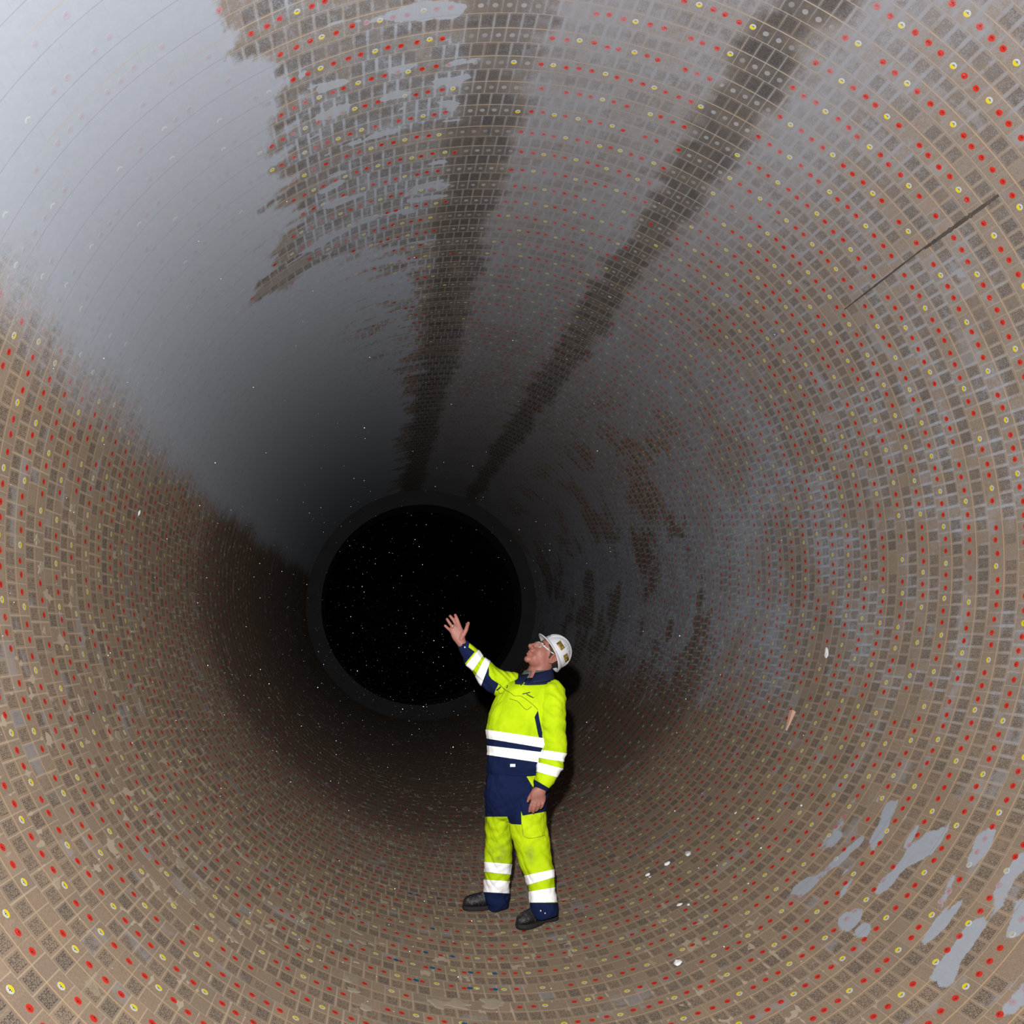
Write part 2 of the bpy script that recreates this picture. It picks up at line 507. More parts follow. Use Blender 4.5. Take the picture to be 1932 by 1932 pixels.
def disc(bm, r, y0, y1, z, mi, seg=20):
    """part of a disc of radius R between y0 and y1, facing +z"""
    pts = []
    t0 = math.asin(max(-1, min(1, y0 / r))); t1 = math.asin(max(-1, min(1, y1 / r)))
    k = max(3, int(seg / 2))
    for i in range(k + 1):
        q = t0 + (t1 - t0) * i / k
        pts.append((r * math.cos(q), r * math.sin(q), z))
    for i in range(k + 1):
        q = t1 + (t0 - t1) * i / k
        pts.append((-r * math.cos(q), r * math.sin(q), z))
    out = []
    for p in pts:
        if not out or (Vector(p) - Vector(out[-1])).length > 1e-5: out.append(p)
    if (Vector(out[0]) - Vector(out[-1])).length < 1e-5: out.pop()
    f = bm.faces.new([bm.verts.new(p) for p in out]); f.material_index = mi
    return f
def rect(bm, x0, x1, y0, y1, z, mi):
    f = bm.faces.new([bm.verts.new(p) for p in ((x0, y0, z), (x1, y0, z), (x1, y1, z), (x0, y1, z))]); f.material_index = mi
SR = 0.0152
def sticker_mesh(kind, sect=0):
    bm = bmesh.new()
    if kind == 'red':
        disc(bm, SR, -SR, SR, 0.0, 1)
        disc(bm, SR * 0.92, -SR * 0.92, SR * 0.92, 0.0003, 0)
        s = -1 if sect else 1
        for dx, w, h0, h1 in ((-0.0058, 0.0022, -0.0035, -0.0003), (0.0, 0.0030, -0.0075, -0.0002), (0.0058, 0.0022, -0.0040, -0.0003)):
            rect(bm, dx - w / 1.6, dx + w / 1.6, min(s * h0, s * h1), max(s * h0, s * h1), 0.0006, 2)
        mats = [M_RED, M_REDRIM, M_INK]
    elif kind == 'yellow':
        disc(bm, SR, -SR, 0.0, 0.0003, 1)
        disc(bm, SR, 0.0, SR, 0.0003, 0)
        for dx, w, h0, h1 in ((-0.0058, 0.0022, -0.0042, 0.0), (0.0, 0.0030, -0.0072, 0.0), (0.0058, 0.0022, -0.0042, 0.0)):
            rect(bm, dx - w / 1.6, dx + w / 1.6, h0, h1, 0.0006, 2)
        mats = [M_YEL, M_WHT, M_INK]
    else:
        disc(bm, SR, -SR, SR, 0.0003, 0)
        for dx, w, h0, h1 in ((-0.0058, 0.0022, -0.0042, 0.0), (0.0, 0.0030, -0.0072, 0.0), (0.0058, 0.0022, -0.0042, 0.0)):
            rect(bm, dx - w / 1.6, dx + w / 1.6, h0, h1, 0.0006, 1)
        mats = [M_BLU, M_INK]
    # a thin edge so that the label has thickness
    k = 20
    lo = [bm.verts.new((SR * math.cos(2 * math.pi * i / k), SR * math.sin(2 * math.pi * i / k), -0.0012)) for i in range(k)]
    hi = [bm.verts.new((SR * math.cos(2 * math.pi * i / k), SR * math.sin(2 * math.pi * i / k), 0.0)) for i in range(k)]
    for i in range(k):
        f = bm.faces.new((lo[i], lo[(i + 1) % k], hi[(i + 1) % k], hi[i])); f.material_index = 0
    me = bpy.data.meshes.new(kind + '_sticker')
    bm.to_mesh(me); bm.free()
    for mm in mats: me.materials.append(mm)
    return me

MAN_BOX = (835, 1150, 1105, 1770)
KEEP_CLEAR = [(*on_lining(u, v), r) for (u, v, r) in CLEAR_PX]
def place_stickers():
    rnd = random.Random(11)
    fract = lambda q: q - math.floor(q)
    red, yel = [], []
    for k in range(-16, 32):
        y = Y_STICKER + k * RING
        if y < 1.2: continue
        ring = math.floor((y - Y_STICKER) / RING + 0.75 + 100.0 + 1e-6)
        off = fract(ring * 0.6180339)
        per = rnd.choice((3, 4, 4))
        ph0 = rnd.randrange(4)
        q = 0
        for n in range(N_BRICK):
            phi = (n + 0.5 - off) * 2 * math.pi / N_BRICK
            q += 1
            if rnd.random() < 0.04: q += 1
            isy = (q + ph0) % per == 0
            a = (math.degrees(phi) + 90) % 360
            miss = 0.05
            if abs(a - 186.6) < 5.0 or abs(a - 155.4) < 3.6: miss = 0.93
            if 216 < a < 246: miss = 0.62
            if 352 < a or a < 14: miss = 0.10
            if any(abs(y - ey) < er and abs((phi - ep + math.pi) % (2 * math.pi) - math.pi) * R < er for ep, ey, er in KEEP_CLEAR): continue
            if rnd.random() < miss: continue
            ph = phi + rnd.uniform(-0.10, 0.10) * 2 * math.pi / N_BRICK
            yy = y + rnd.uniform(-0.007, 0.007)
            P = lining_point(ph, yy)
            d = P - CAM
            if d.dot(FWD) < 0.3: continue
            u, v, z = pix(P)
            if not (-40 < u < 1972 and -40 < v < 1972): continue
            nrm = Vector((-math.cos(ph), 0, -math.sin(ph)))
            size = abs(nrm.dot(d.normalized())) / z / z
            inside = 3 < u < 1929 and 3 < v < 1929 and not (MAN_BOX[0] < u < MAN_BOX[2] and MAN_BOX[1] < v < MAN_BOX[3])
            (yel if isy else red).append((size if inside else -1, ph, yy, rnd.uniform(-0.35, 0.35), rnd.random() < 0.35, u, v))
    return red, yel
red_list, yel_list = place_stickers()
ME_RED, ME_RED2, ME_YEL, ME_BLU = sticker_mesh('red'), sticker_mesh('red', 1), sticker_mesh('yellow'), sticker_mesh('blue')

def dust_at(ph, y):
    w = wear_at(ph, y)
    a = (math.degrees(ph) + 450.0) % 360.0
    return max(0.0, min(1.0, max(w[0] * (0.46 + 0.52 * sst(a, 196.0, 214.0)), sst(w[6], 0.36, 0.56) * 0.6)))

def zone(ph):
    a = (math.degrees(ph) + 90) % 360
    if a < 50 or a > 305: return 'floor'
    if 125 < a < 225: return 'crown'
    if 225 <= a < 258: return 'coat'
    return 'side' if a >= 258 else 'veil'
ZTXT = {'floor': ('stuck on a tan brick of the curved kiln floor', 'on the floor bricks'),
        'crown': ('stuck on a brick of the kiln crown overhead', 'on the crown bricks'),
        'coat': ('fading under the thick grey dust coat', 'under the grey dust coat'),
        'side': ('on a clean tan brick below the grey dust coat', 'below the grey dust coat'),
        'veil': ('on a dusty brick of the wall behind the man', 'on the wall behind the man')}
def individual(lst, me_of, name, colour, keep=300):
    lst.sort(key=lambda s: -s[0])
    n = 0
    rest = []
    for s in lst:
        if s[0] > 0 and n < keep:
            o = bpy.data.objects.new(name, me_of(s))
            o.matrix_world = lining_frame(s[1], s[2], 0.0006) @ Matrix.Rotation(s[3] * 0.6, 4, 'Z')
            o.color = (1, 1, 1, dust_at(s[1], s[2]))
            COL.objects.link(o)
            z = ZTXT[zone(s[1])]
            tag(o, 'round %s sticker %s' % (colour, z[0]), 'sticker', '%s stickers %s' % (colour, z[1]))
            n += 1
        else: rest.append(s)
    return rest
rest_r = individual(red_list, lambda s: ME_RED2 if s[4] else ME_RED, 'red_sticker', 'red')
rest_y = individual(yel_list, lambda s: ME_YEL, 'yellow_sticker', 'yellow and white')

def mass(lst, me_of, name, label, cat, mats):
    V, Fc, mi, du = [], [], [], []
    for s in lst:
        src = me_of(s)
        M = lining_frame(s[1], s[2], 0.0006) @ Matrix.Rotation(s[3] * 0.6, 4, 'Z')
        b = len(V)
        V += [tuple(M @ v.co) for v in src.vertices]
        du += [dust_at(s[1], s[2])] * len(src.vertices)
        for p in src.polygons:
            if len(p.vertices) == 4 and p.index >= len(src.polygons) - 20: continue   # edge band: too small to show here
            Fc.append(tuple(b + i for i in p.vertices)); mi.append(p.material_index)
    me = mesh_from(name, V, Fc, False)
    o = add_obj(name, me, mats)
    me.attributes.new('dust', 'FLOAT', 'POINT').data.foreach_set('value', du)
    o.color = (1, 1, 1, 0)
    me.polygons.foreach_set('material_index', mi); me.update()
    tag(o, label, cat, kind='stuff')
    return o
mass(rest_r, lambda s: ME_RED, 'small_red_stickers', 'hundreds of small red stickers dotted over the deeper lining bricks', 'stickers', [M_RED, M_REDRIM, M_INK])
mass(rest_y, lambda s: ME_YEL, 'small_yellow_stickers', 'hundreds of small yellow and white stickers dotted over the deeper lining bricks', 'stickers', [M_YEL, M_WHT, M_INK])

for (u, v) in BLUE_PX:
    ph, y = on_lining(u, v)
    k = round((y - Y_STICKER) / RING)
    o = bpy.data.objects.new('blue_sticker', ME_BLU)
    o.matrix_world = lining_frame(ph, Y_STICKER + k * RING, 0.0012)
    o.color = (1, 1, 1, 0.1)
    COL.objects.link(o)
    tag(o, 'round dark blue sticker on the floor bricks in front of the man', 'sticker', 'blue stickers on the floor bricks')
# ------------------------------------------------------------------ the man
Y_MAN = 5.42
BASE = Vector((0.03, Y_MAN, 0.0))
MPP = 1.0 / (F_PX / ((on_plane(980, 1450, Y_MAN) - CAM).dot(FWD)))     # metres per pixel at the man

def W(u, v, dy=0.0):
    return on_plane(u, v, Y_MAN + dy) - BASE

def catmull(pts, k):
    out = []
    n = len(pts)
    for i in range(n - 1):
        p0, p1, p2, p3 = pts[max(i - 1, 0)], pts[i], pts[i + 1], pts[min(i + 2, n - 1)]
        for j in range(k):
            t = j / k
            out.append(tuple(0.5 * (2 * b + (c - a) * t + (2 * a - 5 * b + 4 * c - d) * t * t + (3 * b - a - 3 * c + d) * t ** 3) for a, b, c, d in zip(p0, p1, p2, p3)))
    out.append(tuple(pts[-1]))
    return out

def tube(rings, seg=24, k=5, power=2.0, scale=1.0, flat=False):
    """RINGS: (u, v, dy, half width in pixels, half depth in metres). Returns verts, faces of a closed tapered tube."""
    rr = catmull([tuple(map(float, r)) for r in rings], k)
    C = [W(r[0], r[1], r[2]) for r in rr]
    V, F = [], []
    for i, r in enumerate(rr):
        T = (C[min(i + 1, len(C) - 1)] - C[max(i - 1, 0)]).normalized()
        if flat: T = Vector((0, 0, -1))
        L = T.cross(Vector((0, 1, 0)))
        L = L.normalized() if L.length > 1e-4 else Vector((1, 0, 0))
        D = L.cross(T).normalized()
        w, d = max(r[3], 0.5) * MPP * scale, max(r[4], 0.003) * scale
        for s in range(seg):
            q = 2 * math.pi * s / seg
            cq, sq = math.cos(q), math.sin(q)
            e = 2.0 / power
            V.append(C[i] + L * (w * math.copysign(abs(cq) ** e, cq)) + D * (d * math.copysign(abs(sq) ** e, sq)))
    n = len(rr)
    for i in range(n - 1):
        for s in range(seg):
            s2 = (s + 1) % seg
            F.append((i * seg + s, i * seg + s2, (i + 1) * seg + s2, (i + 1) * seg + s))
    F.append(tuple(range(seg - 1, -1, -1)))
    F.append(tuple((n - 1) * seg + s for s in range(seg)))
    return V, F

def ball(c, r, rot=None, nu=20, nv=14):
    r = r if isinstance(r, (tuple, list)) else (r, r, r)
    V, F = [], []
    for i in range(nv + 1):
        th = math.pi * i / nv
        for j in range(nu):
            ph = 2 * math.pi * j / nu
            p = Vector((r[0] * math.sin(th) * math.cos(ph), r[1] * math.sin(th) * math.sin(ph), r[2] * math.cos(th)))
            if rot is not None: p = rot @ p
            V.append(p + Vector(c))
    for i in range(nv):
        for j in range(nu):
            j2 = (j + 1) % nu
            F.append((i * nu + j, (i + 1) * nu + j, (i + 1) * nu + j2, i * nu + j2))
    return V, F

def rod(pts, rad, seg=14):
    """rounded chain through 3-D points with one radius each"""
    V, F = [], []
    pts = [Vector(p) for p in pts]
    def add(part):
        b = len(V); V.extend(part[0]); F.extend(tuple(b + i for i in f) for f in part[1])
    for p, r in zip(pts, rad): add(ball(p, r, None, 12, 8))
    for (a, b), (ra, rb) in zip(zip(pts, pts[1:]), zip(rad, rad[1:])):
        T = (b - a).normalized()
        L = T.orthogonal().normalized(); D = T.cross(L)
        v, f = [], []
        for P, r in ((a, ra), (b, rb)):
            for s in range(seg):
                q = 2 * math.pi * s / seg
                v.append(P + L * (r * math.cos(q)) + D * (r * math.sin(q)))
        for s in range(seg):
            s2 = (s + 1) % seg
            f.append((s, s2, seg + s2, seg + s))
        f.append(tuple(range(seg - 1, -1, -1))); f.append(tuple(range(seg, 2 * seg)))
        add((v, f))
    return V, F

def merge(parts):
    V, F = [], []
    for v, f in parts:
        b = len(V); V.extend(v); F.extend(tuple(b + i for i in q) for q in f)
    return V, F

def fused(name, parts, voxel, smooth=4, fac=0.5):
    """one continuous skin over overlapping pieces"""
    V, F = merge(parts)
    me = mesh_from(name + '_raw', V, F)
    bm = bmesh.new(); bm.from_mesh(me)
    bmesh.ops.recalc_face_normals(bm, faces=bm.faces)
    bm.to_mesh(me); bm.free()
    o = bpy.data.objects.new(name + '_raw', me); COL.objects.link(o)
    md = o.modifiers.new('r', 'REMESH'); md.mode = 'VOXEL'; md.voxel_size = voxel
    ms = o.modifiers.new('s', 'SMOOTH'); ms.factor = fac; ms.iterations = smooth
    dg = bpy.context.evaluated_depsgraph_get()
    out = bpy.data.meshes.new_from_object(o.evaluated_get(dg))
    bpy.data.objects.remove(o); bpy.data.meshes.remove(me)
    out.name = name
    out.polygons.foreach_set('use_smooth', [True] * len(out.polygons))
    return out

# ---- limbs as the photograph shows them
TORSO = [(1009, 1279, .03, 28, .09), (1006, 1282, .03, 45, .115), (1001, 1288, .02, 54, .132), (1000, 1300, .0, 59, .14), (998, 1320, -.01, 64, .15),
         (990, 1345, -.02, 69, .155), (987, 1380, -.02, 69, .16), (986, 1410, -.02, 68, .16), (984, 1440, -.01, 66, .158), (982, 1450, .0, 65.5, .158), (981.5, 1457, .0, 63, .152)]
ARM_L = [(1036, 1296, -.05, 22, .07), (1042, 1312, -.09, 25, .085), (1041.5, 1341, -.12, 26.5, .09), (1044, 1378, -.14, 23.5, .085), (1047, 1408, -.15, 21, .078), (1039.5, 1440, -.19, 22.5, .07),
         (1031, 1463, -.22, 19.5, .062), (1023.5, 1480, -.235, 14.5, .05), (1020.5, 1489.5, -.24, 12.5, .043)]
ARM_R = [(978, 1294, .05, 24, .09), (955, 1292.5, .06, 26, .095), (932, 1284.5, .03, 24.5, .088), (917.5, 1270, .0, 20.5, .075), (900.5, 1252.5, -.03, 17.5, .062), (890.5, 1240, -.05, 16.5, .055),
         (880, 1225, -.07, 14, .047), (872.5, 1213.5, -.08, 11.5, .04)]
HIPS = [(982, 1440, .0, 58, .135), (979, 1464, .0, 61.5, .142), (976, 1490, .0, 62, .15), (973, 1512, .01, 58.5, .14), (972, 1528, .01, 52, .115), (972, 1540, .01, 44, .08), (973, 1548, .01, 30, .05)]
LEG_R = [(943, 1505, .06, 27, .12), (940, 1541, .08, 25.5, .115), (940, 1562, .09, 24.5, .105), (941, 1585, .10, 26, .10), (941, 1606, .11, 27.2, .095), (939, 1634, .13, 25.6, .088), (937.5, 1662, .15, 23.5, .085),
         (936.5, 1682, .17, 23, .085), (937, 1693, .18, 25, .09), (939, 1708, .19, 21.5, .08)]
LEG_L = [(998, 1500, -.03, 35, .13), (996, 1535, -.04, 34.5, .125), (996, 1558, -.05, 34.2, .12), (1003, 1588, -.07, 34, .11), (1010, 1620, -.09, 31, .10), (1015.5, 1641, -.11, 28.2, .094),
         (1020.5, 1661, -.13, 25.5, .09), (1023, 1682, -.15, 23.5, .088), (1024.5, 1702, -.17, 24, .09), (1028, 1716, -.18, 23.5, .088), (1030, 1726, -.18, 21.5, .08)]

M_SKIN = material('flushed_skin', rough=0.55, spec=0.35,
                  build=lambda t: t.mix((t.noise(Val(t, t.node('ShaderNodeTexCoord').outputs['Object']), 22.0, 3, 0.6) * 1.6 - 0.3).clamp(), (0.215, 0.080, 0.062), (0.345, 0.140, 0.105)))
def cloth_bump(t, scale=38.0, s=0.25):
    P = Val(t, t.node('ShaderNodeTexCoord').outputs['Object'])
    return t.bump(t.noise(P, scale, 3, 0.6), s, 0.01)
NAVY = (0.0065, 0.0125, 0.048)
def garment(t):
    P = Val(t, t.node('ShaderNodeTexCoord').outputs['Object'])
    n = t.noise(P, 9.0, 3, 0.6)
    ye = t.mix((n * 1.8 - 0.4).clamp(), (0.350, 0.510, 0.003), (0.480, 0.660, 0.008))
    dirt = t.attr('dirt') * t.ss(t.noise(P, 14.0, 3, 0.6), 0.35, 0.7)
    ye = t.mix(dirt, ye, (0.200, 0.240, 0.040))
    c = t.mix(t.ss(t.attr('navy'), -0.0012, 0.0012), ye, NAVY)
    return c, t.bump(t.noise(P, 15.0, 3, 0.55), 0.45, 0.02)
M_GARMENT = material('hi_vis_cloth', rough=0.85, spec=0.08, build=garment)
M_TAPE = material('reflective_tape', color=(0.97, 0.97, 0.97), rough=0.35, spec=0.6, build=None)
M_NAVY = material('navy_cloth', color=NAVY, rough=0.8, spec=0.2, build=lambda t: (None, cloth_bump(t)))
M_GREYSHIRT = material('grey_shirt', color=(0.13, 0.155, 0.135), rough=0.9, spec=0.1, build=lambda t: (None, cloth_bump(t)))
M_BLACK = material('black_cord', color=(0.012, 0.014, 0.018), rough=0.7, spec=0.2)
M_HELMET = material('white_helmet_plastic', color=(0.52, 0.53, 0.56), rough=0.35, spec=0.5)
M_HARNESS = material('dark_helmet_lining', color=(0.05, 0.045, 0.04), rough=0.8, spec=0.2)
M_GOLD = material('gold_brown_sticker', color=(0.16, 0.105, 0.018), rough=0.45, spec=0.4,
                  build=lambda t: t.mix(t.ss(t.noise(Val(t, t.node('ShaderNodeTexCoord').outputs['Object']), 60.0, 2), 0.45, 0.6), (0.10, 0.065, 0.010), (0.26, 0.18, 0.035)))
M_HAIR = material('dark_brown_hair', color=(0.030, 0.020, 0.014), rough=0.6, spec=0.3,
                  build=lambda t: (None, t.bump(t.noise(Val(t, t.node('ShaderNodeTexCoord').outputs['Object']), 160.0, 2), 0.6, 0.01)))
M_STRAP = material('amber_strap', color=(0.42, 0.24, 0.05), rough=0.5, spec=0.4)
M_LEATHER = material('scuffed_black_leather', rough=0.55, spec=0.4,
                     build=lambda t: (t.mix(t.ss(t.noise(Val(t, t.node('ShaderNodeTexCoord').outputs['Object']), 45.0, 3, 0.65), 0.5, 0.75), (0.012, 0.012, 0.014), (0.085, 0.080, 0.078)), cloth_bump(t, 60.0, 0.4)))
M_SOLE = material('black_rubber_sole', rough=0.8, spec=0.2, color=(0.018, 0.017, 0.016))
M_EYE = material('eye_white', color=(0.26, 0.23, 0.21), rough=0.3, spec=0.5)
M_IRIS = material('dark_iris', color=(0.02, 0.015, 0.012), rough=0.2, spec=0.5)
M_FRAME = material('silver_frame', color=(0.75, 0.77, 0.80), rough=0.25, spec=0.6, metal=0.5)
M_STEEL = material('polished_snap', color=(0.75, 0.76, 0.78), rough=0.25, spec=0.6, metal=0.8)
M_WHITE = material('white_label_cloth', color=(0.75, 0.80, 0.82), rough=0.7, spec=0.2)
M_LENS = bpy.data.materials.new('clear_lens'); M_LENS.use_nodes = True
_b = M_LENS.node_tree.nodes['Principled BSDF']
_b.inputs['Base Color'].default_value = (0.95, 0.90, 0.75, 1); _b.inputs['Roughness'].default_value = 0.03
_b.inputs['Alpha'].default_value = 0.07; _b.inputs['Specular IOR Level'].default_value = 0.8

# ---- head in its own frame: x towards the face, y to his left, z towards the crown
HS = 1.08
TILT, TURN = math.radians(43), math.radians(14)
def head_frame(tilt, turn):
    f = Vector((-math.cos(tilt) * math.cos(turn), -math.cos(tilt) * math.sin(turn), math.sin(tilt)))
    l = Vector((math.sin(turn), -math.cos(turn), 0.0))
    u = f.cross(l)
    M = Matrix((f, l, u)).transposed()
    return M
HM = head_frame(TILT, TURN)
HC = W(1029.5, 1237.0, 0.02)
def H(p, M=None): return (M or HM) @ (Vector(p) * HS) + HC
def hball(c, r, rot=None):
    r = r if isinstance(r, (tuple, list)) else (r, r, r)
    v, f = ball((0, 0, 0), tuple(q * HS for q in r), rot)
    return [HM @ p + H(c) for p in v], f
def hrod(pts, rad): return rod([H(p) for p in pts], [r * HS for r in rad])

head_parts = [hball((-.012, 0, .036), (.093, .075, .086)), hball((.030, 0, -.020), (.062, .064, .085)), hball((.030, 0, -.070), (.056, .054, .042)),
              hball((.000, 0, -.055), (.060, .058, .045)), hball((.075, 0, -.098), (.022, .026, .020)),
              hball((.052, .034, -.022), (.030, .026, .030)), hball((.052, -.034, -.022), (.030, .026, .030)), hball((.088, 0, -.046), (.013, .016, .014)),
              hball((.050, .028, -.062), (.032, .026, .036)), hball((.050, -.028, -.062), (.032, .026, .036)),
              hrod([(.088, 0, .020), (.105, 0, -.008), (.117, 0, -.027)], [.010, .0115, .0145]),
              hball((.103, .013, -.031), .0115), hball((.103, -.013, -.031), .0115),
              hrod([(.078, -.040, .026), (.090, 0, .022), (.078, .040, .026)], [.011, .012, .011]),
              hrod([(.088, -.022, -.060), (.0985, 0, -.056), (.088, .022, -.060)], [.006, .0085, .006]),
              hrod([(.086, -.020, -.072), (.096, 0, -.073), (.086, .020, -.072)], [.006, .0095, .006])]
for s in (1, -1):                                                 # ears: shell, rim, lobe
    y = .080 * s
    head_parts += [hball((-.022, y, -.002), (.020, .007, .032)),
                   hrod([(-.008, y + .004 * s, -.024), (-.004, y + .006 * s, .010), (-.016, y + .010 * s, .030), (-.034, y + .012 * s, .026), (-.040, y + .011 * s, .004), (-.030, y + .006 * s, -.026), (-.016, y + .003 * s, -.036)],
                        [.006, .0055, .0055, .0055, .0055, .006, .0075]), hball((-.004, y + .002 * s, -.004), (.006, .007, .008))]
neck = tube([(1030, 1240, .03, 19, .075), (1021, 1256, .03, 21, .075), (1016, 1268, .03, 22, .075), (1010, 1284, .03, 26, .09)])

def finger(pts, r0, r1):
    n = len(pts)
    return rod([W(*p) for p in pts], [r0 + (r1 - r0) * i / (n - 1) for i in range(n)])
D = -.085
hand_r = [tube([(873, 1216, -.08, 9.0, .027), (869.5, 1210.5, D, 9.3, .024), (866, 1202, D, 12.2, .020), (862.5, 1193, D, 12.6, .017), (859.8, 1185.5, D, 11.6, .0135), (858.5, 1181.5, D, 9.5, .011)], 20, 5, 2.4),
          finger([(869.5, 1187, D), (866.2, 1178.5, D - .006), (862.8, 1169, D - .008), (858.9, 1160.6, D - .004)], .0120, .0102),
          finger([(863.5, 1186, D), (859.6, 1177, D - .008), (855.0, 1169, D - .012), (849.4, 1162.4, D - .010)], .0120, .0100),
          finger([(856.8, 1188, D), (852.2, 1181, D - .008), (847.6, 1174.5, D - .012), (843.4, 1168.2, D - .010)], .0116, .0096),
          finger([(853, 1194, D), (849.2, 1189, D - .006), (844.0, 1184.5, D - .010), (839.8, 1180.6, D - .008)], 0.0112, .0092),
          finger([(867, 1208, D - .004), (873.5, 1199, D - .016), (879.2, 1189, D - .022), (881.6, 1181, D - .020), (883.6, 1175.6, D - .014)], .0170, .0108),
          finger([(870, 1206, D - .012), (872, 1196, D - .014)], .016, .013)]
E_ = -.245
hand_l = [tube([(1021.5, 1484, -.24, 9.5, .030), (1020, 1490, E_, 10.8, .026), (1015.5, 1498, E_, 14.3, .024), (1015.5, 1507, E_, 14.0, .020), (1015.5, 1514, E_ - .004, 12.6, .0165)], 20, 5, 2.3),
          finger([(1005.2, 1511, E_), (1002.3, 1518.5, E_ - .012), (1000.0, 1525, E_ - .006), (998.9, 1530.5, E_ + .006)], .0122, .0092),
          finger([(1011.4, 1513, E_ - .004), (1009.2, 1520.5, E_ - .016), (1007.0, 1527, E_ - .010), (1005.9, 1532.2, E_ + .004)], .0122, .0092),
          finger([(1018.2, 1512.5, E_ - .004), (1016.8, 1519.5, E_ - .016), (1014.3, 1525.5, E_ - .006), (1011.5, 1528.8, E_ + .010)], .0118, .0090),
          finger([(1025.0, 1510, E_), (1024.2, 1516, E_ - .012), (1022.3, 1521.5, E_ - .004), (1019.6, 1524.6, E_ + .010)], .0110, .0085),
          finger([(1010, 1491, E_), (1003.0, 1497.5, E_ + .006), (998.3, 1505, E_ + .010), (995.6, 1512, E_ + .014)], .0135, .0085)]

def thin(rings, s): return [(r[0], r[1], r[2], r[3] * s, r[4] * s) for r in rings]
under = [tube(thin(TORSO, .84), flat=True), tube(thin(ARM_L, .66)), tube(thin(ARM_R, .66)), tube(thin(HIPS[:4], .78), flat=True), tube(thin(LEG_R, .70)), tube(thin(LEG_L, .70)),
         tube([(939, 1696, .19, 12, .04), (938, 1706, .19, 11, .04)]), tube([(1027, 1714, -.18, 12, .04), (1028, 1724, -.18, 11, .04)])]
me = fused('person', head_parts + [neck] + hand_r + hand_l + under, 0.0037, 4, 0.5)
# soften cheeks and jaw without touching nose, lips and ears
bm = bmesh.new(); bm.from_mesh(me)
inv = HM.transposed()
sel = []
for q in bm.verts:
    p = inv @ (q.co - HC) / HS
    if -.01 < p.x < .095 and .020 < abs(p.y) < .074 and -.13 < p.z < .018 and p.length < .16: sel.append(q)
for _ in range(22): bmesh.ops.smooth_vert(bm, verts=sel, factor=0.5, use_axis_x=True, use_axis_y=True, use_axis_z=True)
bm.to_mesh(me); bm.free()
me.polygons.foreach_set('use_smooth', [True] * len(me.polygons))
me.materials.append(M_SKIN)
man = bpy.data.objects.new('person', me)
COL.objects.link(man)
man.location = BASE
tag(man, 'person in yellow and navy work clothes and white helmet, looking up with one palm raised', 'person')

def part(name, me, mats, parent=man, label=None):
    o = add_obj(name, me, mats, parent)
    if label: o['label'] = label
    return o
BVH_BODY = None

# ---- garments
def seg_d(p, a, b):
    ax, ay, bx, by = a[0], a[1], b[0], b[1]
    dx, dy = bx - ax, by - ay
    L = dx * dx + dy * dy
    t = 0 if L == 0 else max(0, min(1, ((p[0] - ax) * dx + (p[1] - ay) * dy) / L))
    return math.hypot(p[0] - ax - t * dx, p[1] - ay - t * dy)
def poly_sd(p, poly):
    """signed distance in pixels, positive inside"""
    d, ins = 1e9, False
    n = len(poly)
    for i in range(n):
        a, b = poly[i], poly[(i + 1) % n]
        d = min(d, seg_d(p, a, b))
        if (a[1] > p[1]) != (b[1] > p[1]) and p[0] < (b[0] - a[0]) * (p[1] - a[1]) / (b[1] - a[1]) + a[0]: ins = not ins
    return d if ins else -d

def garment_mesh(name, limbs, voxel, folds):
    """LIMBS: {label: rings}. One cloth surface; every vertex knows the limb it covers."""
    parts = {k: tube(r, flat=k in ('torso', 'hips')) for k, r in limbs.items()}
    me = fused(name, list(parts.values()), voxel, 5, 0.5)
    keys = list(parts)
    trees = [BVHTree.FromPolygons([tuple(v) for v in parts[k][0]], [tuple(f) for f in parts[k][1]]) for k in keys]
    lab = []
    nrm = [v.normal.copy() for v in me.vertices]
    for v in me.vertices:
        ds = [t.find_nearest(v.co)[3] for t in trees]
        lab.append(keys[ds.index(min(ds))])
    for v, n, L in zip(me.vertices, nrm, lab):
        v.co += n * folds(v.co, L)
    me.update()
    return me, lab

def band_object(name, me, lab, labels, lines, mats, parent, off=0.0022):
    """strip of the garment between two straight sight lines, lifted off the cloth as a tape"""
    bm = bmesh.new(); bm.from_mesh(me)
    bm.verts.ensure_lookup_table()
    bad = {i for i, L in enumerate(lab) if L not in labels}
    nr = [v.normal.copy() for v in bm.verts]
    for v, n in zip(bm.verts, nr): v.co += n * off
    bmesh.ops.delete(bm, geom=[f for f in bm.faces if all(v.index in bad for v in f.verts)], context='FACES')
    c = CAM - BASE
    for (p, q, keep) in lines:
        a, b = ray(*p), ray(*q)
        n = a.cross(b).normalized()
        if n.dot(ray(*keep)) < 0: n = -n
        bmesh.ops.bisect_plane(bm, geom=bm.verts[:] + bm.edges[:] + bm.faces[:], plane_co=c, plane_no=n, clear_inner=True)
    out = bpy.data.meshes.new(name)
    bm.to_mesh(out); bm.free()
    out.polygons.foreach_set('use_smooth', [True] * len(out.polygons))
    o = add_obj(name, out, mats, parent)
    sm = o.modifiers.new('edge', 'SOLIDIFY'); sm.thickness = 0.0016; sm.offset = 1.0
    return o

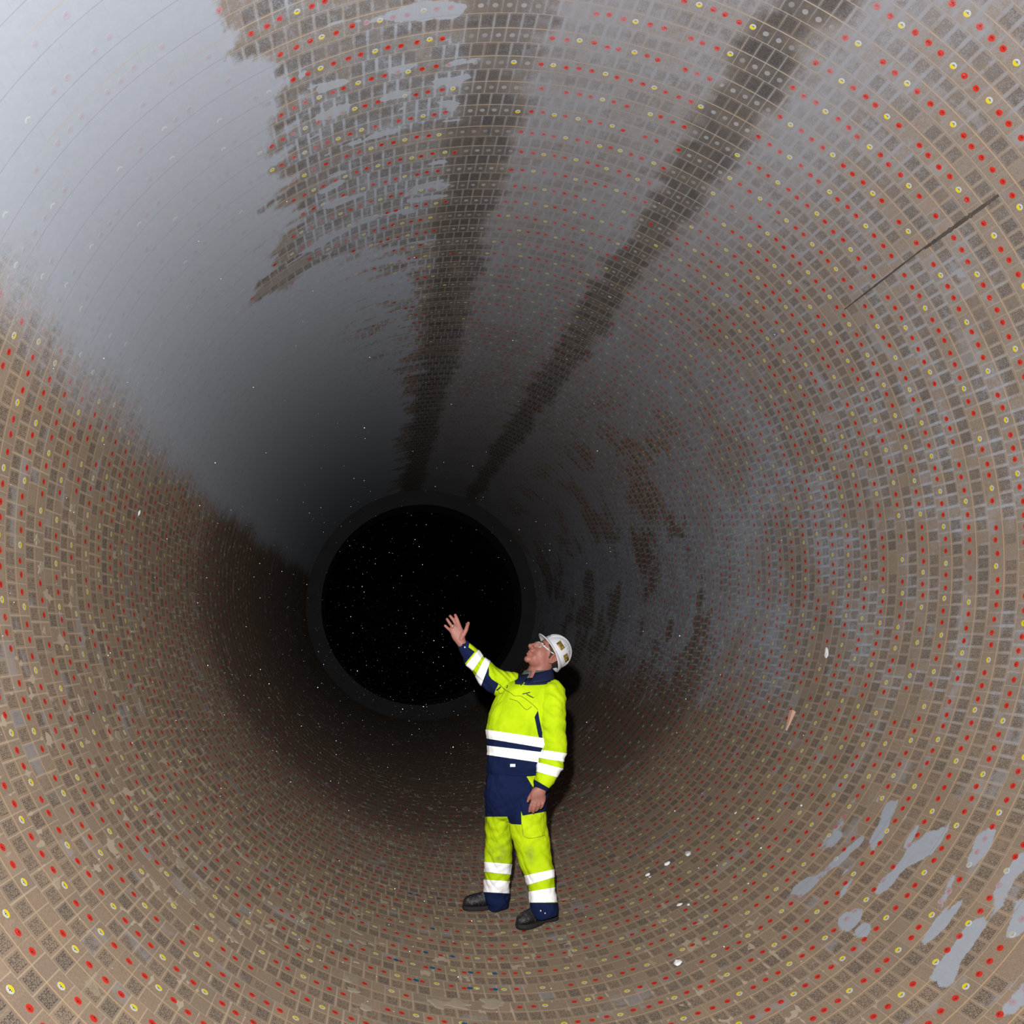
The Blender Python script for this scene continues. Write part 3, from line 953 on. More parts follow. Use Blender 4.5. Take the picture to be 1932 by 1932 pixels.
def jacket_folds(p, L):
    w = noise.noise(Vector((p.x * 9, p.y * 9, p.z * 22))) * .004 + noise.noise(Vector((p.x * 4, p.y * 4, p.z * 9)) + Vector((3, 1, 7))) * .008
    if L == 'arm_l': w += noise.noise(Vector((p.x * 16, p.y * 16, p.z * 26 + p.x * 14))) * .010
    if L == 'arm_r': w += noise.noise(Vector(((p.x + p.z) * 34, p.y * 10, (p.x - p.z) * 8))) * .010
    if L == 'torso': w += noise.noise(Vector(((p.x + p.z * .4) * 12, p.y * 8, (p.z - p.x * .4) * 7))) * .009 + (abs(noise.noise(Vector((p.x * 7 + p.z * 4, p.y * 5, p.z * 13 - p.x * 9)))) - .2) * .012
    return w
def pant_folds(p, L):
    return noise.noise(Vector((p.x * 8, p.y * 8, p.z * 16 + p.x * 9))) * .006 + noise.noise(Vector((p.x * 17, p.y * 17, p.z * 26 - p.x * 15))) * .0055 + (abs(noise.noise(Vector((p.x * 9, p.y * 7, p.z * 11 + p.x * 16)))) - .2) * .012

jm_, jlab = garment_mesh('jacket', {'torso': TORSO, 'arm_l': ARM_L, 'arm_r': ARM_R}, 0.0052, jacket_folds)
SIDE = [(1015, 1340), (1008.5, 1353), (1015, 1385), (1022, 1412), (1034, 1414), (1024, 1385), (1018, 1358)]
NAVY_R = [(922, 1252), (922.7, 1274), (927.6, 1281), (941, 1290), (934, 1304), (931, 1318), (900, 1300), (905, 1286)]
SLIVER = [(886.3, 1211), (903, 1228), (898, 1231), (884, 1221.5)]
val = []
for v, L in zip(jm_.vertices, jlab):
    u, w, _ = pix(v.co + BASE)
    p = (u, w)
    if L == 'torso':
        line = w - (1386 + (u - 918) * 0.16)
        sd = max(line, poly_sd(p, SIDE))
    elif L == 'arm_l':
        sd = ((w - 1472) - (u - 1010.5) * (15 / 25.5)) * .86
    else:
        d = ((u - 889) * (-.74) + (w - 1238) * (-.62))             # towards the hand
        sd = max(min(d, -poly_sd(p, SLIVER)), poly_sd(p, NAVY_R))
    val.append(sd * MPP)
jm_.attributes.new('navy', 'FLOAT', 'POINT').data.foreach_set('value', val)
jm_.attributes.new('dirt', 'FLOAT', 'POINT').data.foreach_set('value', [0.0] * len(val))
jacket = part('jacket', jm_, M_GARMENT, man, 'yellow high visibility jacket with navy panels')
BV_J = BVHTree.FromObject(jacket, bpy.context.evaluated_depsgraph_get())

TL = 'white reflective tape'
for nm, labels, lines in (
    ('reflective_tape', ('torso',), [((918, 1376.5), (1024, 1392.5), (970, 1395)), ((917, 1393), (1024, 1411), (970, 1390))]),
    ('reflective_tape', ('torso',), [((918, 1406.5), (1026, 1419.5), (970, 1422)), ((918, 1424), (1020, 1439), (970, 1418))]),
    ('reflective_tape', ('arm_l',), [((1018, 1414), (1067, 1421), (1042, 1426)), ((1018, 1430), (1063, 1437), (1042, 1422))]),
    ('reflective_tape', ('arm_l',), [((1016, 1438.5), (1060, 1449.5), (1035, 1452)), ((1013, 1456), (1053, 1467), (1035, 1450))]),
    ('reflective_tape', ('arm_r',), [((901.5, 1227.5), (880.5, 1253), (896, 1247)), ((910.5, 1238.5), (891, 1266.5), (894, 1246))]),
    ('reflective_tape', ('arm_r',), [((915, 1240.5), (896, 1277), (910, 1265)), ((924, 1251), (910, 1288), (910, 1265))])):
    band_object(nm, jm_, jlab, labels, lines, M_TAPE, jacket)['label'] = TL

pm_, plab = garment_mesh('trousers', {'hips': HIPS, 'leg_r': LEG_R, 'leg_l': LEG_L}, 0.0052, pant_folds)
FAR_Y = [(890, 1541), (957, 1541), (976, 1600), (972, 1684), (900, 1681)]
NEAR_Y = [(957, 1549), (965, 1555), (984, 1556), (983, 1529), (986, 1539), (1060, 1526), (1060, 1703), (995, 1703), (988, 1650), (958, 1582)]
POCKET = [(988.5, 1457), (1006, 1486), (1011.5, 1461), (1003, 1457)]
val, dirt = [], []
for v, L in zip(pm_.vertices, plab):
    u, w, _ = pix(v.co + BASE)
    p = (u, w)
    if L == 'leg_r': sd = poly_sd(p, FAR_Y)
    elif L == 'leg_l': sd = max(poly_sd(p, NEAR_Y), poly_sd(p, POCKET))
    else: sd = max(poly_sd(p, NEAR_Y), poly_sd(p, FAR_Y), poly_sd(p, POCKET))
    val.append(-sd * MPP)
    d = max(0, 1 - math.hypot((u - 941) / 24, (w - 1612) / 26)) if L == 'leg_r' else max(0, 1 - math.hypot((u - 1000) / 12, (w - 1615) / 26))
    dirt.append(min(1.0, d * 1.2))
pm_.attributes.new('navy', 'FLOAT', 'POINT').data.foreach_set('value', val)
pm_.attributes.new('dirt', 'FLOAT', 'POINT').data.foreach_set('value', dirt)
trousers = part('trousers', pm_, M_GARMENT, man, 'navy and yellow work trousers with reflective bands')
BV_P = BVHTree.FromObject(trousers, bpy.context.evaluated_depsgraph_get())
for nm, labels, lines in (
    ('reflective_tape', ('leg_r',), [((914, 1626), (966, 1630.5), (940, 1640)), ((914, 1645), (964, 1650), (940, 1635))]),
    ('reflective_tape', ('leg_r',), [((914, 1659.5), (961, 1662.5), (940, 1670)), ((914, 1683), (959, 1685.5), (940, 1665))]),
    ('reflective_tape', ('leg_l',), [((992, 1651.5), (1043, 1640.5), (1018, 1656)), ((998, 1669), (1046, 1655), (1018, 1650))]),
    ('reflective_tape', ('leg_l',), [((1000, 1682), (1047, 1674), (1024, 1690)), ((999, 1703), (1048, 1702), (1024, 1690))])):
    band_object(nm, pm_, plab, labels, lines, M_TAPE, trousers)['label'] = TL

# ---- lines, badges and snaps sewn on the cloth: found where the sight line meets the cloth
def hit(bv, u, v):
    d = ray(u, v).normalized()
    r = bv.ray_cast(CAM - BASE, d)
    return (r[0], r[1]) if r[0] is not None else (None, None)
def cord(name, bv, pts, rad, mat, parent, k=6):
    P = []
    for q in catmull(pts, k):
        h, n = hit(bv, *q)
        if h is not None: P.append(h + n * rad * .3)
    if len(P) < 2: return None
    v, f = rod(P, [rad] * len(P), 6)
    return add_obj(name, mesh_from(name, v, f), mat, parent)
cord('piping', BV_J, [(953, 1302), (962, 1306.5), (970, 1312.5), (977, 1313), (984, 1314), (996, 1322), (1006, 1330), (1014.5, 1339)], .0014, M_BLACK, jacket)
cord('pocket_edge', BV_J, [(961, 1318), (968, 1320.5), (976, 1323), (984, 1331), (991, 1338), (995.5, 1338.5), (1003, 1333)], .0014, M_BLACK, jacket)
cord('pocket_edge', BV_J, [(939, 1300), (941, 1306), (944, 1309), (948, 1307.5)], .0016, M_BLACK, jacket)
cord('pocket_edge', BV_J, [(937, 1302), (941.5, 1299), (943.5, 1296.5)], .0042, M_BLACK, jacket)
cord('piping', BV_J, [(942, 1291), (947.5, 1296.5), (953.5, 1302)], .0018, M_BLACK, jacket)
cord('placket_seam', BV_J, [(952, 1303), (945, 1316), (935, 1332), (926, 1350), (922.5, 1366)], .0010, M_BLACK, jacket)
cord('pen_slot', BV_J, [(956.2, 1298), (957.6, 1293.5)], .0032, M_BLACK, jacket)
cord('logo', BV_J, [(986.5, 1309.3), (992, 1308.2), (999.5, 1306.4)], .0030, M_BLACK, jacket)
P = [(993.5, 1308.5), (994.6, 1311.4), (996.2, 1310.2), (997.2, 1312.8), (998.6, 1311.4), (999.8, 1314.4), (1001.2, 1312.8), (1002.6, 1315.8), (1004, 1314.2), (1005, 1316.6), (1007.4, 1315.8)]
cord('logo', BV_J, P, .0020, M_BLACK, jacket, 3)
def badge(name, bv, quad, mat, parent, lift=.003):
    V, F = [], []
    for (u, v) in quad:
        h, n = hit(bv, u, v)
        if h is None: return None
        V.append(h + n * lift)
    V += [q + (V[0] - V[1]).cross(V[2] - V[1]).normalized() * .0015 for q in V]
    F = [(0, 1, 2, 3), (7, 6, 5, 4)] + [(i, (i + 1) % 4, 4 + (i + 1) % 4, 4 + i) for i in range(4)]
    return add_obj(name, mesh_from(name, V, F, False), mat, parent)
badge('hem_label', BV_J, [(962.5, 1441), (972.3, 1441), (972.3, 1446.4), (962.5, 1446.4)], M_WHITE, jacket)
cord('label_print', BV_J, [(964.4, 1444.2), (966, 1443.4), (967, 1444.2), (968, 1443.5), (970.6, 1444.2)], .0012, M_BLACK, jacket, 2)
def snap(u, v, bv, r, mat, parent, name='snap_button'):
    h, n = hit(bv, u, v)
    if h is None: return
    q = Vector((0, 0, 1)).rotation_difference(n).to_matrix()
    v_, f_ = ball((0, 0, 0), (r, r, r * .4), q, 14, 8)
    add_obj(name, mesh_from(name, [p + h + n * .002 for p in v_], f_), mat, parent)
snap(877, 1221.2, BV_J, .0058, M_STEEL, jacket)
snap(983.2, 1292.5, BV_J, .0045, M_BLACK, jacket)
snap(1020, 1718.5, BV_P, .0055, M_STEEL, trousers)
snap(1028.5, 1723, BV_P, .0045, M_STEEL, trousers)
cord('pocket_edge', BV_P, [(984.5, 1556), (986, 1566), (988, 1577), (999, 1581.5), (1012, 1580), (1027, 1576)], .0020, M_GARMENT, trousers)

# ---- collars
def collar(name, mat, prof, gap, k=40, thick=.006, parent=None):
    """PROF: rows of (u, v, dy, half width px, half depth m, lean); open towards the chest by GAP degrees"""
    V, F = [], []
    a0 = math.radians(-116)                                         # chest side
    for (u, v, dy, w, d, sl) in prof:
        c = W(u, v, dy)
        for i in range(k + 1):
            q = a0 + math.radians(gap) + (2 * math.pi - 2 * math.radians(gap)) * i / k
            V.append(c + Vector((w * MPP * math.cos(q), d * math.sin(q), sl * math.cos(q))))
    n = k + 1
    for r in range(len(prof) - 1):
        for i in range(k): F.append((r * n + i, r * n + i + 1, (r + 1) * n + i + 1, (r + 1) * n + i))
    o = add_obj(name, mesh_from(name, V, F), mat, parent or man)
    s = o.modifiers.new('t', 'SOLIDIFY'); s.thickness = thick; s.offset = 0
    return o
collar('shirt_collar', M_GREYSHIRT, [(1013, 1264, .03, 24, .085, .004), (1010.5, 1272, .02, 26.5, .095, .006), (1007, 1282, .01, 31, .105, .006)], 10)['label'] = 'grey shirt collar'
nc = collar('collar', M_NAVY, [(1012, 1267, .03, 31, .104, .020), (1009, 1273, .02, 34.5, .118, .022), (1006, 1280, .0, 39, .144, .016), (1004, 1285, -.004, 41.5, .158, .016)], 11, parent=jacket)
collar('collar_stand', M_NAVY, [(1009, 1277, .02, 29, .108, .006), (1006, 1284, .01, 34, .128, .008), (1004, 1289, .0, 37, .140, .004)], 0, parent=jacket)
nc['label'] = 'navy turned-down collar'

# ---- hair, eyes, glasses, helmet
v, f = ball((0, 0, 0), (.0965 * HS, .0785 * HS, .0895 * HS), None, 96, 72)
keep = []
for q in f:
    c = sum((v[i] for i in q), Vector()) / 4 / HS
    x, z = c.x - .012, c.z + .040
    front = .052 if z > .050 else .016 + (z - .020) * 1.2 if z > .020 else .016 - (.020 - z) * .55 if z > -.012 else -.044 - (-.012 - z) * .3
    if x < front and z > -.056: keep.append(q)
used = sorted({i for q in keep for i in q}); mp = {i: j for j, i in enumerate(used)}
hair = part('hair', mesh_from('hair', [HM @ v[i] + H((-.012, 0, .036)) for i in used], [tuple(mp[i] for i in q) for q in keep]), M_HAIR)
md = hair.modifiers.new('t', 'SOLIDIFY'); md.thickness = .006; md.offset = -1
for s in (1, -1):
    v, f = hball((.0735, .032 * s, .004), .0105)
    eye = part('eye', mesh_from('eye', v, f), M_EYE)
    v, f = hball((.0815, .0330 * s, .006), (.0042, .0055, .0055))
    add_obj('iris', mesh_from('iris', v, f), M_IRIS, eye)
    v, f = hrod([(.088, .016 * s, .031), (.084, .034 * s, .036), (.070, .052 * s, .030)], [.0036, .0046, .003])
    part('eyebrow', mesh_from('eyebrow', v, f), M_HAIR)
glasses = bpy.data.objects.new('safety_glasses', None); COL.objects.link(glasses); glasses.parent = man
glasses['label'] = 'clear safety glasses with silver temples'
for s in (1, -1):
    V, F = [], []
    for i in range(9):
        for j in range(7):
            a = (i / 8 - .5); b = (j / 6 - .5)
            rr = 1.0 - 0.25 * (abs(a) * 2) ** 4
            V.append(H((.1000 - 6.0 * (.034 + a * .052 - .004) ** 2 * (1 if True else 0), (.034 + a * .052) * s, .004 + b * .040 * rr)))
    for i in range(8):
        for j in range(6): F.append((i * 7 + j, i * 7 + j + 1, (i + 1) * 7 + j + 1, (i + 1) * 7 + j))
    ln = add_obj('lens', mesh_from('lens', V, F), M_LENS, glasses)
    md = ln.modifiers.new('t', 'SOLIDIFY'); md.thickness = .002
    v, f = hrod([(.082, .062 * s, .016), (.060, .076 * s, .014), (.020, .083 * s, .016), (-.022, .086 * s, .024), (-.040, .082 * s, .012)], [.0042, .0046, .0030, .0024, .0022])
    add_obj('temple_arm', mesh_from('temple_arm', v, f), M_FRAME, glasses)
v, f = hrod([(.082, .062, .022), (.0945, .034, .024), (.1000, 0, .022), (.0945, -.034, .024), (.082, -.062, .022)], [.0022] * 5)
add_obj('brow_bar', mesh_from('brow_bar', v, f), M_FRAME, glasses)

HT = head_frame(TILT + math.radians(20), math.radians(5))
HO = W(1041.5, 1231.0, .02)
def K(x, y, z): return HT @ (Vector((x, y, z)) * HS) + HO
def rim_r(q):
    """shell outline at the rim, and how far the brim stands out"""
    c = math.cos(q)
    return .100 if c > 0 else .110, .095, (.030 * max(0.0, c) ** 1.4 + .009)
V, F = [], []
nu, rows = 144, []
for i in range(31):
    t = i / 30 * math.pi / 2
    rows.append((math.cos(t), math.sin(t)))
for (ct, sn) in rows:
    for j in range(nu):
        q = 2 * math.pi * j / nu
        a, b, _ = rim_r(q)
        x, y, z = a * ct ** .92 * math.cos(q), b * ct ** .92 * math.sin(q), .118 * sn
        rid = 0.0                                                   # three ribs over the crown
        for yc in (-.030, 0.0, .030):
            rid += .0070 * math.exp(-((y - yc) / .0070) ** 2)
        lift = min(1.0, sn * 2.4) * (1.0 if x < .10 else .3)
        n = Vector((x / a, y / b, z / .118)); n.normalize()
        V.append(K(*(Vector((x, y, z)) + n * rid * lift)))
for i in range(30):
    for j in range(nu):
        j2 = (j + 1) % nu
        F.append((i * nu + j, i * nu + j2, (i + 1) * nu + j2, (i + 1) * nu + j))
helmet = part('hard_hat', mesh_from('hard_hat', V, F), M_HELMET, man, 'white ribbed hard hat pushed back')
md = helmet.modifiers.new('t', 'SOLIDIFY'); md.thickness = .004; md.offset = -1
V, F = [], []
for r in range(5):
    for j in range(nu):
        q = 2 * math.pi * j / nu
        a, b, e = rim_r(q)
        s = r / 4
        drop = (-.010 * s if math.cos(q) > 0 else -.022 * s * abs(math.cos(q)) - .010 * s) - .012 * max(0, math.cos(q)) ** 3 * s * s
        V.append(K((a + e * s) * math.cos(q), (b + .011 * s) * math.sin(q), .002 + drop))
for r in range(4):
    for j in range(nu):
        j2 = (j + 1) % nu
        F.append((r * nu + j, (r + 1) * nu + j, (r + 1) * nu + j2, r * nu + j2))
br = add_obj('brim', mesh_from('brim', V, F), M_HELMET, helmet)
md = br.modifiers.new('t', 'SOLIDIFY'); md.thickness = .005; md.offset = 0
V, F = [], []
for r, z in enumerate((-.004, .020)):
    for j in range(nu):
        q = 2 * math.pi * j / nu
        V.append(K(.097 * math.cos(q) - .004, .086 * math.sin(q), z - .010 * max(0, -math.cos(q))))
for j in range(nu):
    j2 = (j + 1) % nu
    F.append((j, j2, nu + j2, nu + j))
hb = add_obj('head_band', mesh_from('head_band', V, F), M_HARNESS, helmet)
md = hb.modifiers.new('t', 'SOLIDIFY'); md.thickness = .004
v, f = rod([K(.046, .088, -.004), K(.024, .093, -.006), K(.000, .095, -.006)], [.0045, .005, .004])
add_obj('chin_strap_clip', mesh_from('chin_strap_clip', v, f), M_STRAP, helmet)
BV_H = BVHTree.FromObject(helmet, bpy.context.evaluated_depsgraph_get())
def patch_on(name, bv, quad, mat, parent, lift=.0025, k=5):
    V, F = [], []
    for i in range(k + 1):
        for j in range(k + 1):
            s, t = i / k, j / k
            u = (quad[0][0] * (1 - s) + quad[1][0] * s) * (1 - t) + (quad[3][0] * (1 - s) + quad[2][0] * s) * t
            w = (quad[0][1] * (1 - s) + quad[1][1] * s) * (1 - t) + (quad[3][1] * (1 - s) + quad[2][1] * s) * t
            h, n = hit(bv, u, w)
            if h is None: return None
            V.append(h + n * lift)
    for i in range(k):
        for j in range(k): F.append((i * (k + 1) + j, (i + 1) * (k + 1) + j, (i + 1) * (k + 1) + j + 1, i * (k + 1) + j + 1))
    o = add_obj(name, mesh_from(name, V, F), mat, parent)
    md = o.modifiers.new('t', 'SOLIDIFY'); md.thickness = .001
    return o
patch_on('helmet_sticker', BV_H, [(1049.3, 1214.5), (1056.5, 1209), (1065.5, 1222), (1058.8, 1227.5)], M_GOLD, helmet)
patch_on('helmet_sticker', BV_H, [(1062.2, 1236.5), (1069.8, 1232.2), (1073, 1244.5), (1066, 1249.3)], M_GOLD, helmet)
for (u, w) in ((1065.5, 1216.2), (1067.5, 1219), (1070.7, 1224.2), (1073.4, 1229.3), (1074.4, 1232.2)):
    snap(u, w, BV_H, .0032, M_BLACK, helmet, 'vent_hole')
cord('helmet_print', BV_H, [(1033.5, 1199.5), (1036.5, 1198)], .0022, M_BLACK, helmet)
cord('helmet_print', BV_H, [(1037.2, 1199.6), (1039.4, 1196.6)], .0026, M_BLACK, helmet)
# ring on his finger
rv = W(853.6, 1180.6, D - .008)
v, f = [], []
ax_ = (W(849.2, 1174, D - .012) - W(857.5, 1187, D)).normalized(); L_ = ax_.orthogonal().normalized(); D_ = ax_.cross(L_)
for i in range(20):
    for j in range(8):
        q, s = 2 * math.pi * i / 20, 2 * math.pi * j / 8
        rr = .0118 + .0016 * math.cos(s)
        v.append(rv + (L_ * math.cos(q) + D_ * math.sin(q)) * rr + ax_ * .0022 * math.sin(s))
for i in range(20):
    for j in range(8):
        f.append((i * 8 + j, ((i + 1) % 20) * 8 + j, ((i + 1) % 20) * 8 + (j + 1) % 8, i * 8 + (j + 1) % 8))
part('finger_ring', mesh_from('finger_ring', v, f), M_STEEL)

# ---- shoes: heel and toe stand on the lining
def floor_point(u, v):
    ph, y = on_lining(u, v)
    return lining_point(ph, y)
def shoe(heel_px, toe_px, length_pad=0.0):
    hp, tp = floor_point(*heel_px), floor_point(*toe_px)
    f = (tp - hp); f.z = 0; Lf = max(f.length, .27) + length_pad
    f.normalize()
    l = Vector((0, 0, 1)).cross(f)
    o = hp.copy(); o.z = max(hp.z, tp.z) + 0.002
    def S(x, y, z): return o + f * (x * Lf) + l * y + Vector((0, 0, z)) - BASE
    st = [(0.00, .026, .075, .10), (0.06, .036, .100, .13), (0.20, .038, .105, .13), (0.36, .037, .100, .12), (0.50, .040, .085, .095), (0.64, .046, .074, .078), (0.78, .049, .068, .066), (0.90, .043, .060, .055), (0.97, .030, .044, .040), (1.0, .014, .026, .024)]
    V, F = [], []
    seg = 20
    for (x, w, h, _) in st:
        for s in range(seg):
            q = 2 * math.pi * s / seg
            c, sn = math.cos(q), math.sin(q)
            yy = w * math.copysign(abs(c) ** .8, c)
            zz = .022 + (h * .5) * (1 + math.copysign(abs(sn) ** .85, sn)) if True else 0
            yy *= 1.0 - .32 * max(0, sn)
            V.append(S(x, yy, zz))
    n = len(st)
    for i in range(n - 1):
        for s in range(seg):
            s2 = (s + 1) % seg
            F.append((i * seg + s, i * seg + s2, (i + 1) * seg + s2, (i + 1) * seg + s))
    F.append(tuple(range(seg - 1, -1, -1))); F.append(tuple((n - 1) * seg + s for s in range(seg)))
    me = mesh_from('safety_shoe', V, F)
    sh = part('safety_shoe', me, M_LEATHER)
    md = sh.modifiers.new('s', 'SUBSURF'); md.levels = md.render_levels = 1
    # sole with a heel block and a tread edge
    V, F = [], []
    out = [(-.012, .024), (.02, .036), (.10, .042), (.22, .041), (.36, .036), (.50, .042), (.64, .050), (.78, .053), (.90, .046), (.975, .032), (1.012, .014)]
    ring = [(x, w) for x, w in out] + [(x, -w) for x, w in reversed(out)]
    def zb(x): return 0.0 if (x < .30 or x > .40) else .010
    lev = [lambda x: zb(x), lambda x: .012, lambda x: .024 + .012 * max(0, x - .75)]
    for k_, fn in enumerate(lev):
        g = (.96, 1.0, .97)[k_]
        for (x, w) in ring: V.append(S(.5 + (x - .5) * g, w * g, fn(x)))
    m_ = len(ring)
    for k_ in range(2):
        for i in range(m_): F.append((k_ * m_ + i, k_ * m_ + (i + 1) % m_, (k_ + 1) * m_ + (i + 1) % m_, (k_ + 1) * m_ + i))
    F.append(tuple(range(m_ - 1, -1, -1))); F.append(tuple(2 * m_ + i for i in range(m_)))
    add_obj('sole', mesh_from('sole', V, F, False), M_SOLE, sh)
    # toe cap seam and laces
    v, f_ = rod([S(.66, .045 * math.cos(q), .030 + .058 * math.sin(q)) for q in [math.pi * i / 10 for i in range(11)]], [.0028] * 11, 6)
    add_obj('toe_seam', mesh_from('toe_seam', v, f_), M_LEATHER, sh)
    for x, z in ((.40, .121), (.46, .113), (.52, .106)):
        v, f_ = rod([S(x, -.024, z - .012), S(x + .012, 0, z), S(x, .024, z - .012)], [.003, .0036, .003], 6)
        add_obj('lace', mesh_from('lace', v, f_), M_SOLE, sh)
    return sh, S
s1_, S1 = shoe((958, 1716), (873, 1716))
s2_, S2 = shoe((1049, 1733), (976, 1760))
v, f = rod([S2(.16, .036, .070), S2(.30, .040, .064), S2(.42, .041, .066)], [.006, .0085, .005], 8)
o = add_obj('reflective_tab', mesh_from('reflective_tab', v, f), M_TAPE, s2_)
o['label'] = 'white reflective tab'
# ------------------------------------------------------------------ small things lying on the lining
def grime(name, c1, c2, sc=40.0, rough=0.85):
    return material(name, rough=rough, spec=0.15, build=lambda t: t.mix(t.noise(Val(t, t.node('ShaderNodeTexCoord').outputs['Object']), sc, 3, 0.6), c1, c2))
M_PLASTER = grime('white_plaster', (0.62, 0.62, 0.62), (0.80, 0.80, 0.79))
M_MORTAR = grime('dried_mortar', (0.24, 0.20, 0.148), (0.34, 0.285, 0.21), 30.0)
M_STRIP = grime('mottled_dark_brown', (0.016, 0.013, 0.011), (0.110, 0.092, 0.076), 9.0)
M_WOOD = material('pale_wood', rough=0.8, spec=0.15,
                  build=lambda t: t.mix(t.noise(t.vec(*[q * k for q, k in zip(t.sep(Val(t, t.node('ShaderNodeTexCoord').outputs['Object'])), (90.0, 6.0, 90.0))]), 1.0, 3), (0.42, 0.24, 0.17), (0.62, 0.42, 0.33)))
DR = random.Random(5)

def crumb(px, size, label, group=None, name='plaster_crumb', cat='debris', stretch=1.0):
    ph, y = on_lining(*px)
    bm = bmesh.new()
    bmesh.ops.create_icosphere(bm, subdivisions=2, radius=size)
    sd = Vector((DR.uniform(0, 50), DR.uniform(0, 50), DR.uniform(0, 50)))
    for v in bm.verts:
        n = noise.noise(v.co / size * 1.1 + sd)
        v.co *= 1.0 + n * 0.55
        v.co.x *= stretch; v.co.z *= 0.45
        v.co.z = max(v.co.z, -size * 0.12)
    me = bpy.data.meshes.new(name); bm.to_mesh(me); bm.free()
    o = add_obj(name, me, M_PLASTER)
    o.matrix_world = lining_frame(ph, y, size * 0.10) @ Matrix.Rotation(DR.uniform(0, 3.1), 4, 'Z')
    tag(o, label, cat, group)
    return o
for u, v, sz, st_, nm, lb in CRUMBS: crumb((u, v), sz, lb, name=nm, stretch=st_)
for i, q in enumerate(SPECKS):
    crumb(q, .0050 + .002 * (i % 3), 'tiny white plaster speck on the floor bricks', 'tiny plaster specks')

# wooden wedge left on the wall
def wedge():
    a, b = on_lining(1499, 1343), on_lining(1484, 1379)
    A, B = lining_point(*a, .004), lining_point(*b, .004)
    n = Vector((-math.cos(a[0]), 0, -math.sin(a[0])))
    ay = (B - A); L = ay.length; ay.normalize()
    ax = ay.cross(n).normalized()
    V = []
    for t, w, h in ((0, .040, .022), (.3, .034, .018), (.7, .022, .010), (1, .010, .004)):
        c = Vector((0, L * t, 0))
        V += [c + Vector((-w / 2, 0, -.003)), c + Vector((w / 2, 0, -.003)), c + Vector((w / 2, 0, h)), c + Vector((-w / 2, 0, h))]
    F = [(0, 1, 2, 3), (15, 14, 13, 12)]
    for i in range(3):
        for j in range(4): F.append((i * 4 + j, i * 4 + (j + 1) % 4, i * 4 + 4 + (j + 1) % 4, i * 4 + 4 + j)[::-1])
    o = add_obj('wooden_wedge', mesh_from('wooden_wedge', V, F, False), M_WOOD)
    M = Matrix((ax, ay, ax.cross(ay))).transposed().to_4x4(); M.translation = A
    o.matrix_world = M
    tag(o, 'thin pale wooden wedge left on the brick wall behind the man', 'wedge')
wedge()

# thin dark mottled strips standing slightly proud along a line between bricks
def joint_strip(p, q, w, label):
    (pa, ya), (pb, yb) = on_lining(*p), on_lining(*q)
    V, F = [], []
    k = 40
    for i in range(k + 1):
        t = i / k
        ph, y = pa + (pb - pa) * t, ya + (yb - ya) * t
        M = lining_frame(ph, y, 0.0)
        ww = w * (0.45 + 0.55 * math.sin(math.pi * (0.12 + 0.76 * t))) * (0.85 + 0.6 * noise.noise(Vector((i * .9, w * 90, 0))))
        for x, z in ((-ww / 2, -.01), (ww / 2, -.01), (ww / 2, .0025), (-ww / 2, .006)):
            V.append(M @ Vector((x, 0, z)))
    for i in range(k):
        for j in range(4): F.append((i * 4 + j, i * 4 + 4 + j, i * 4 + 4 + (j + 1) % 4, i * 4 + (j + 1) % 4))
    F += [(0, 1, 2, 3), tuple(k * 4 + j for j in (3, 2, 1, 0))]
    o = add_obj('dark_strip', mesh_from('dark_strip', V, F, False), M_STRIP)
    tag(o, label, 'joint_strip')
joint_strip((1884, 368), (1745, 468), .022, 'broad dark strip between bricks, upper half of the long dark line')
joint_strip((1748, 464), (1594, 583), .011, 'narrow dark strip between bricks, lower half of the long dark line')

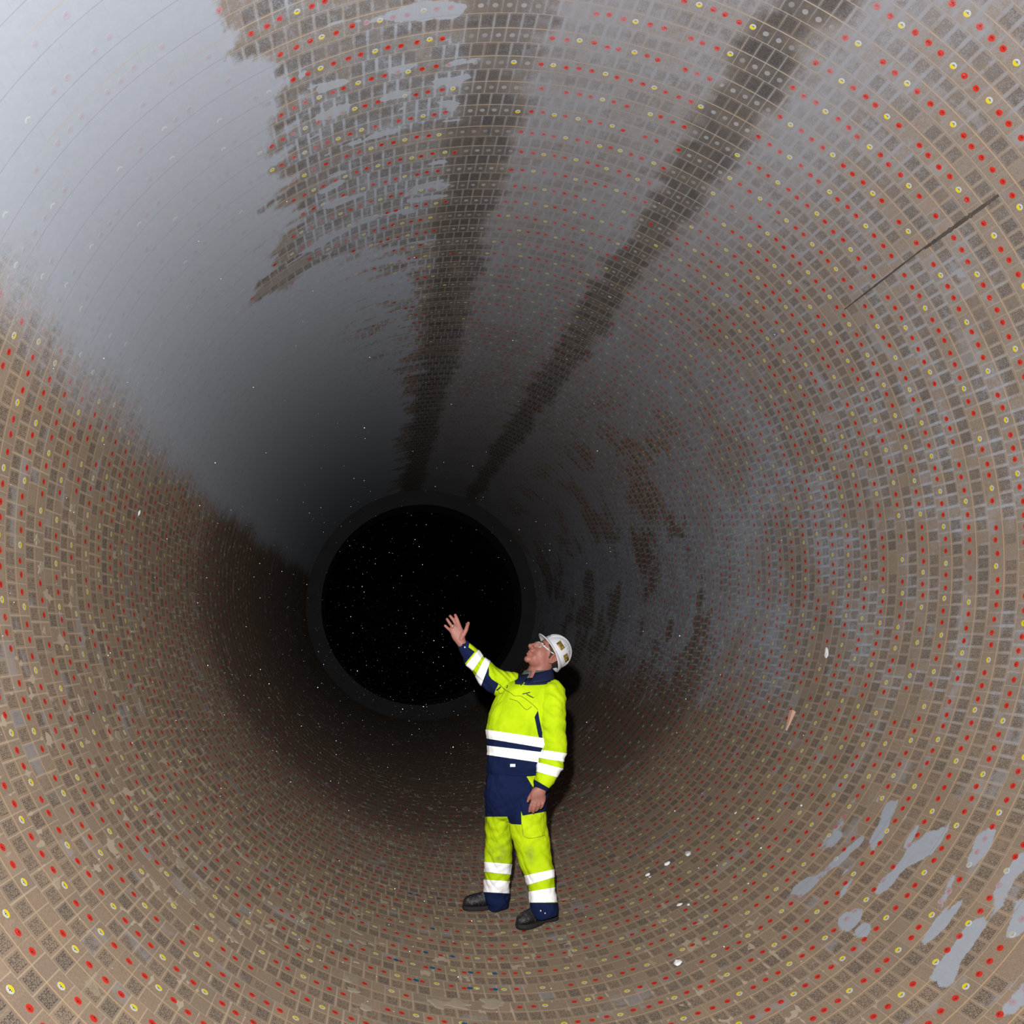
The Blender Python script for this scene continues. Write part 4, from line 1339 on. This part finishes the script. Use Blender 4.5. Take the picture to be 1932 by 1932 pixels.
# dried mortar splats
def splat(px, w, h, label, group=None):
    ph, y = on_lining(*px)
    sd = Vector((DR.uniform(0, 90), DR.uniform(0, 90), 0))
    V, F = [], []
    k, rings = 36, (0.0, 0.35, 0.7, 0.9, 1.0)
    for r in rings:
        for j in range(k):
            q = 2 * math.pi * j / k
            e = 1.0 + 0.75 * noise.noise(Vector((math.cos(q) * 1.3, math.sin(q) * 1.3, 0)) + sd) + 0.16 * noise.noise(Vector((math.cos(q) * 4, math.sin(q) * 4, 2)) + sd)
            x, yy = w * e * r * math.cos(q), h * e * r * math.sin(q)
            P = lining_point(ph + x / R, y + yy, 0.0006 + (0.0012 + 0.0006 * noise.noise(Vector((x * 60, yy * 60, 5)))) * (1 - r ** 4) - (0.0012 if r == 1.0 else 0))
            V.append(P)
    for i in range(len(rings) - 1):
        for j in range(k):
            j2 = (j + 1) % k
            F.append((i * k + j, (i + 1) * k + j, (i + 1) * k + j2, i * k + j2))
    o = add_obj('mortar_splat', mesh_from('mortar_splat', V, F), M_MORTAR)
    tag(o, label, 'splat', group)
for px, w, h, lb in SPL: splat(px, w, h, lb)
for u, v, sz, asp in SPLATS:
    splat((u, v), sz, sz * asp, 'small tan splat of dried mortar across the lower brick joints', 'small mortar splats')

# dust hanging in the flash light
def motes():
    rnd = random.Random(3)
    V, F = [], []
    oct_ = ((1, 0, 0), (-1, 0, 0), (0, 1, 0), (0, -1, 0), (0, 0, 1), (0, 0, -1))
    fc = ((0, 2, 4), (2, 1, 4), (1, 3, 4), (3, 0, 4), (2, 0, 5), (1, 2, 5), (3, 1, 5), (0, 3, 5))
    n = 0
    while n < 1900:
        y = rnd.uniform(2.2, 11.0)
        x, z = rnd.gauss(-0.95, .75), rnd.gauss(1.40, .7)
        if math.hypot(x, z - R) > R - .12: continue
        u, v, d = pix(Vector((x, y, z)))
        if not (0 < u < 1932 and 0 < v < 1932): continue
        if MAN_BOX[0] + 60 < u < MAN_BOX[2] and MAN_BOX[1] < v < MAN_BOX[3]: continue
        r = .0006 + .0010 * rnd.random() ** 3
        if rnd.random() < .02: r *= 1.5
        b = len(V)
        V += [(x + r * q[0], y + r * q[1], z + r * q[2]) for q in oct_]
        F += [tuple(b + i for i in f) for f in fc]
        n += 1
    o = add_obj('dust_motes', mesh_from('dust_motes', V, F), material('dust', (0.85, 0.86, 0.88), 0.9, 0.1))
    tag(o, 'specks of white dust floating in the dark air of the kiln', 'dust', kind='stuff')
motes()
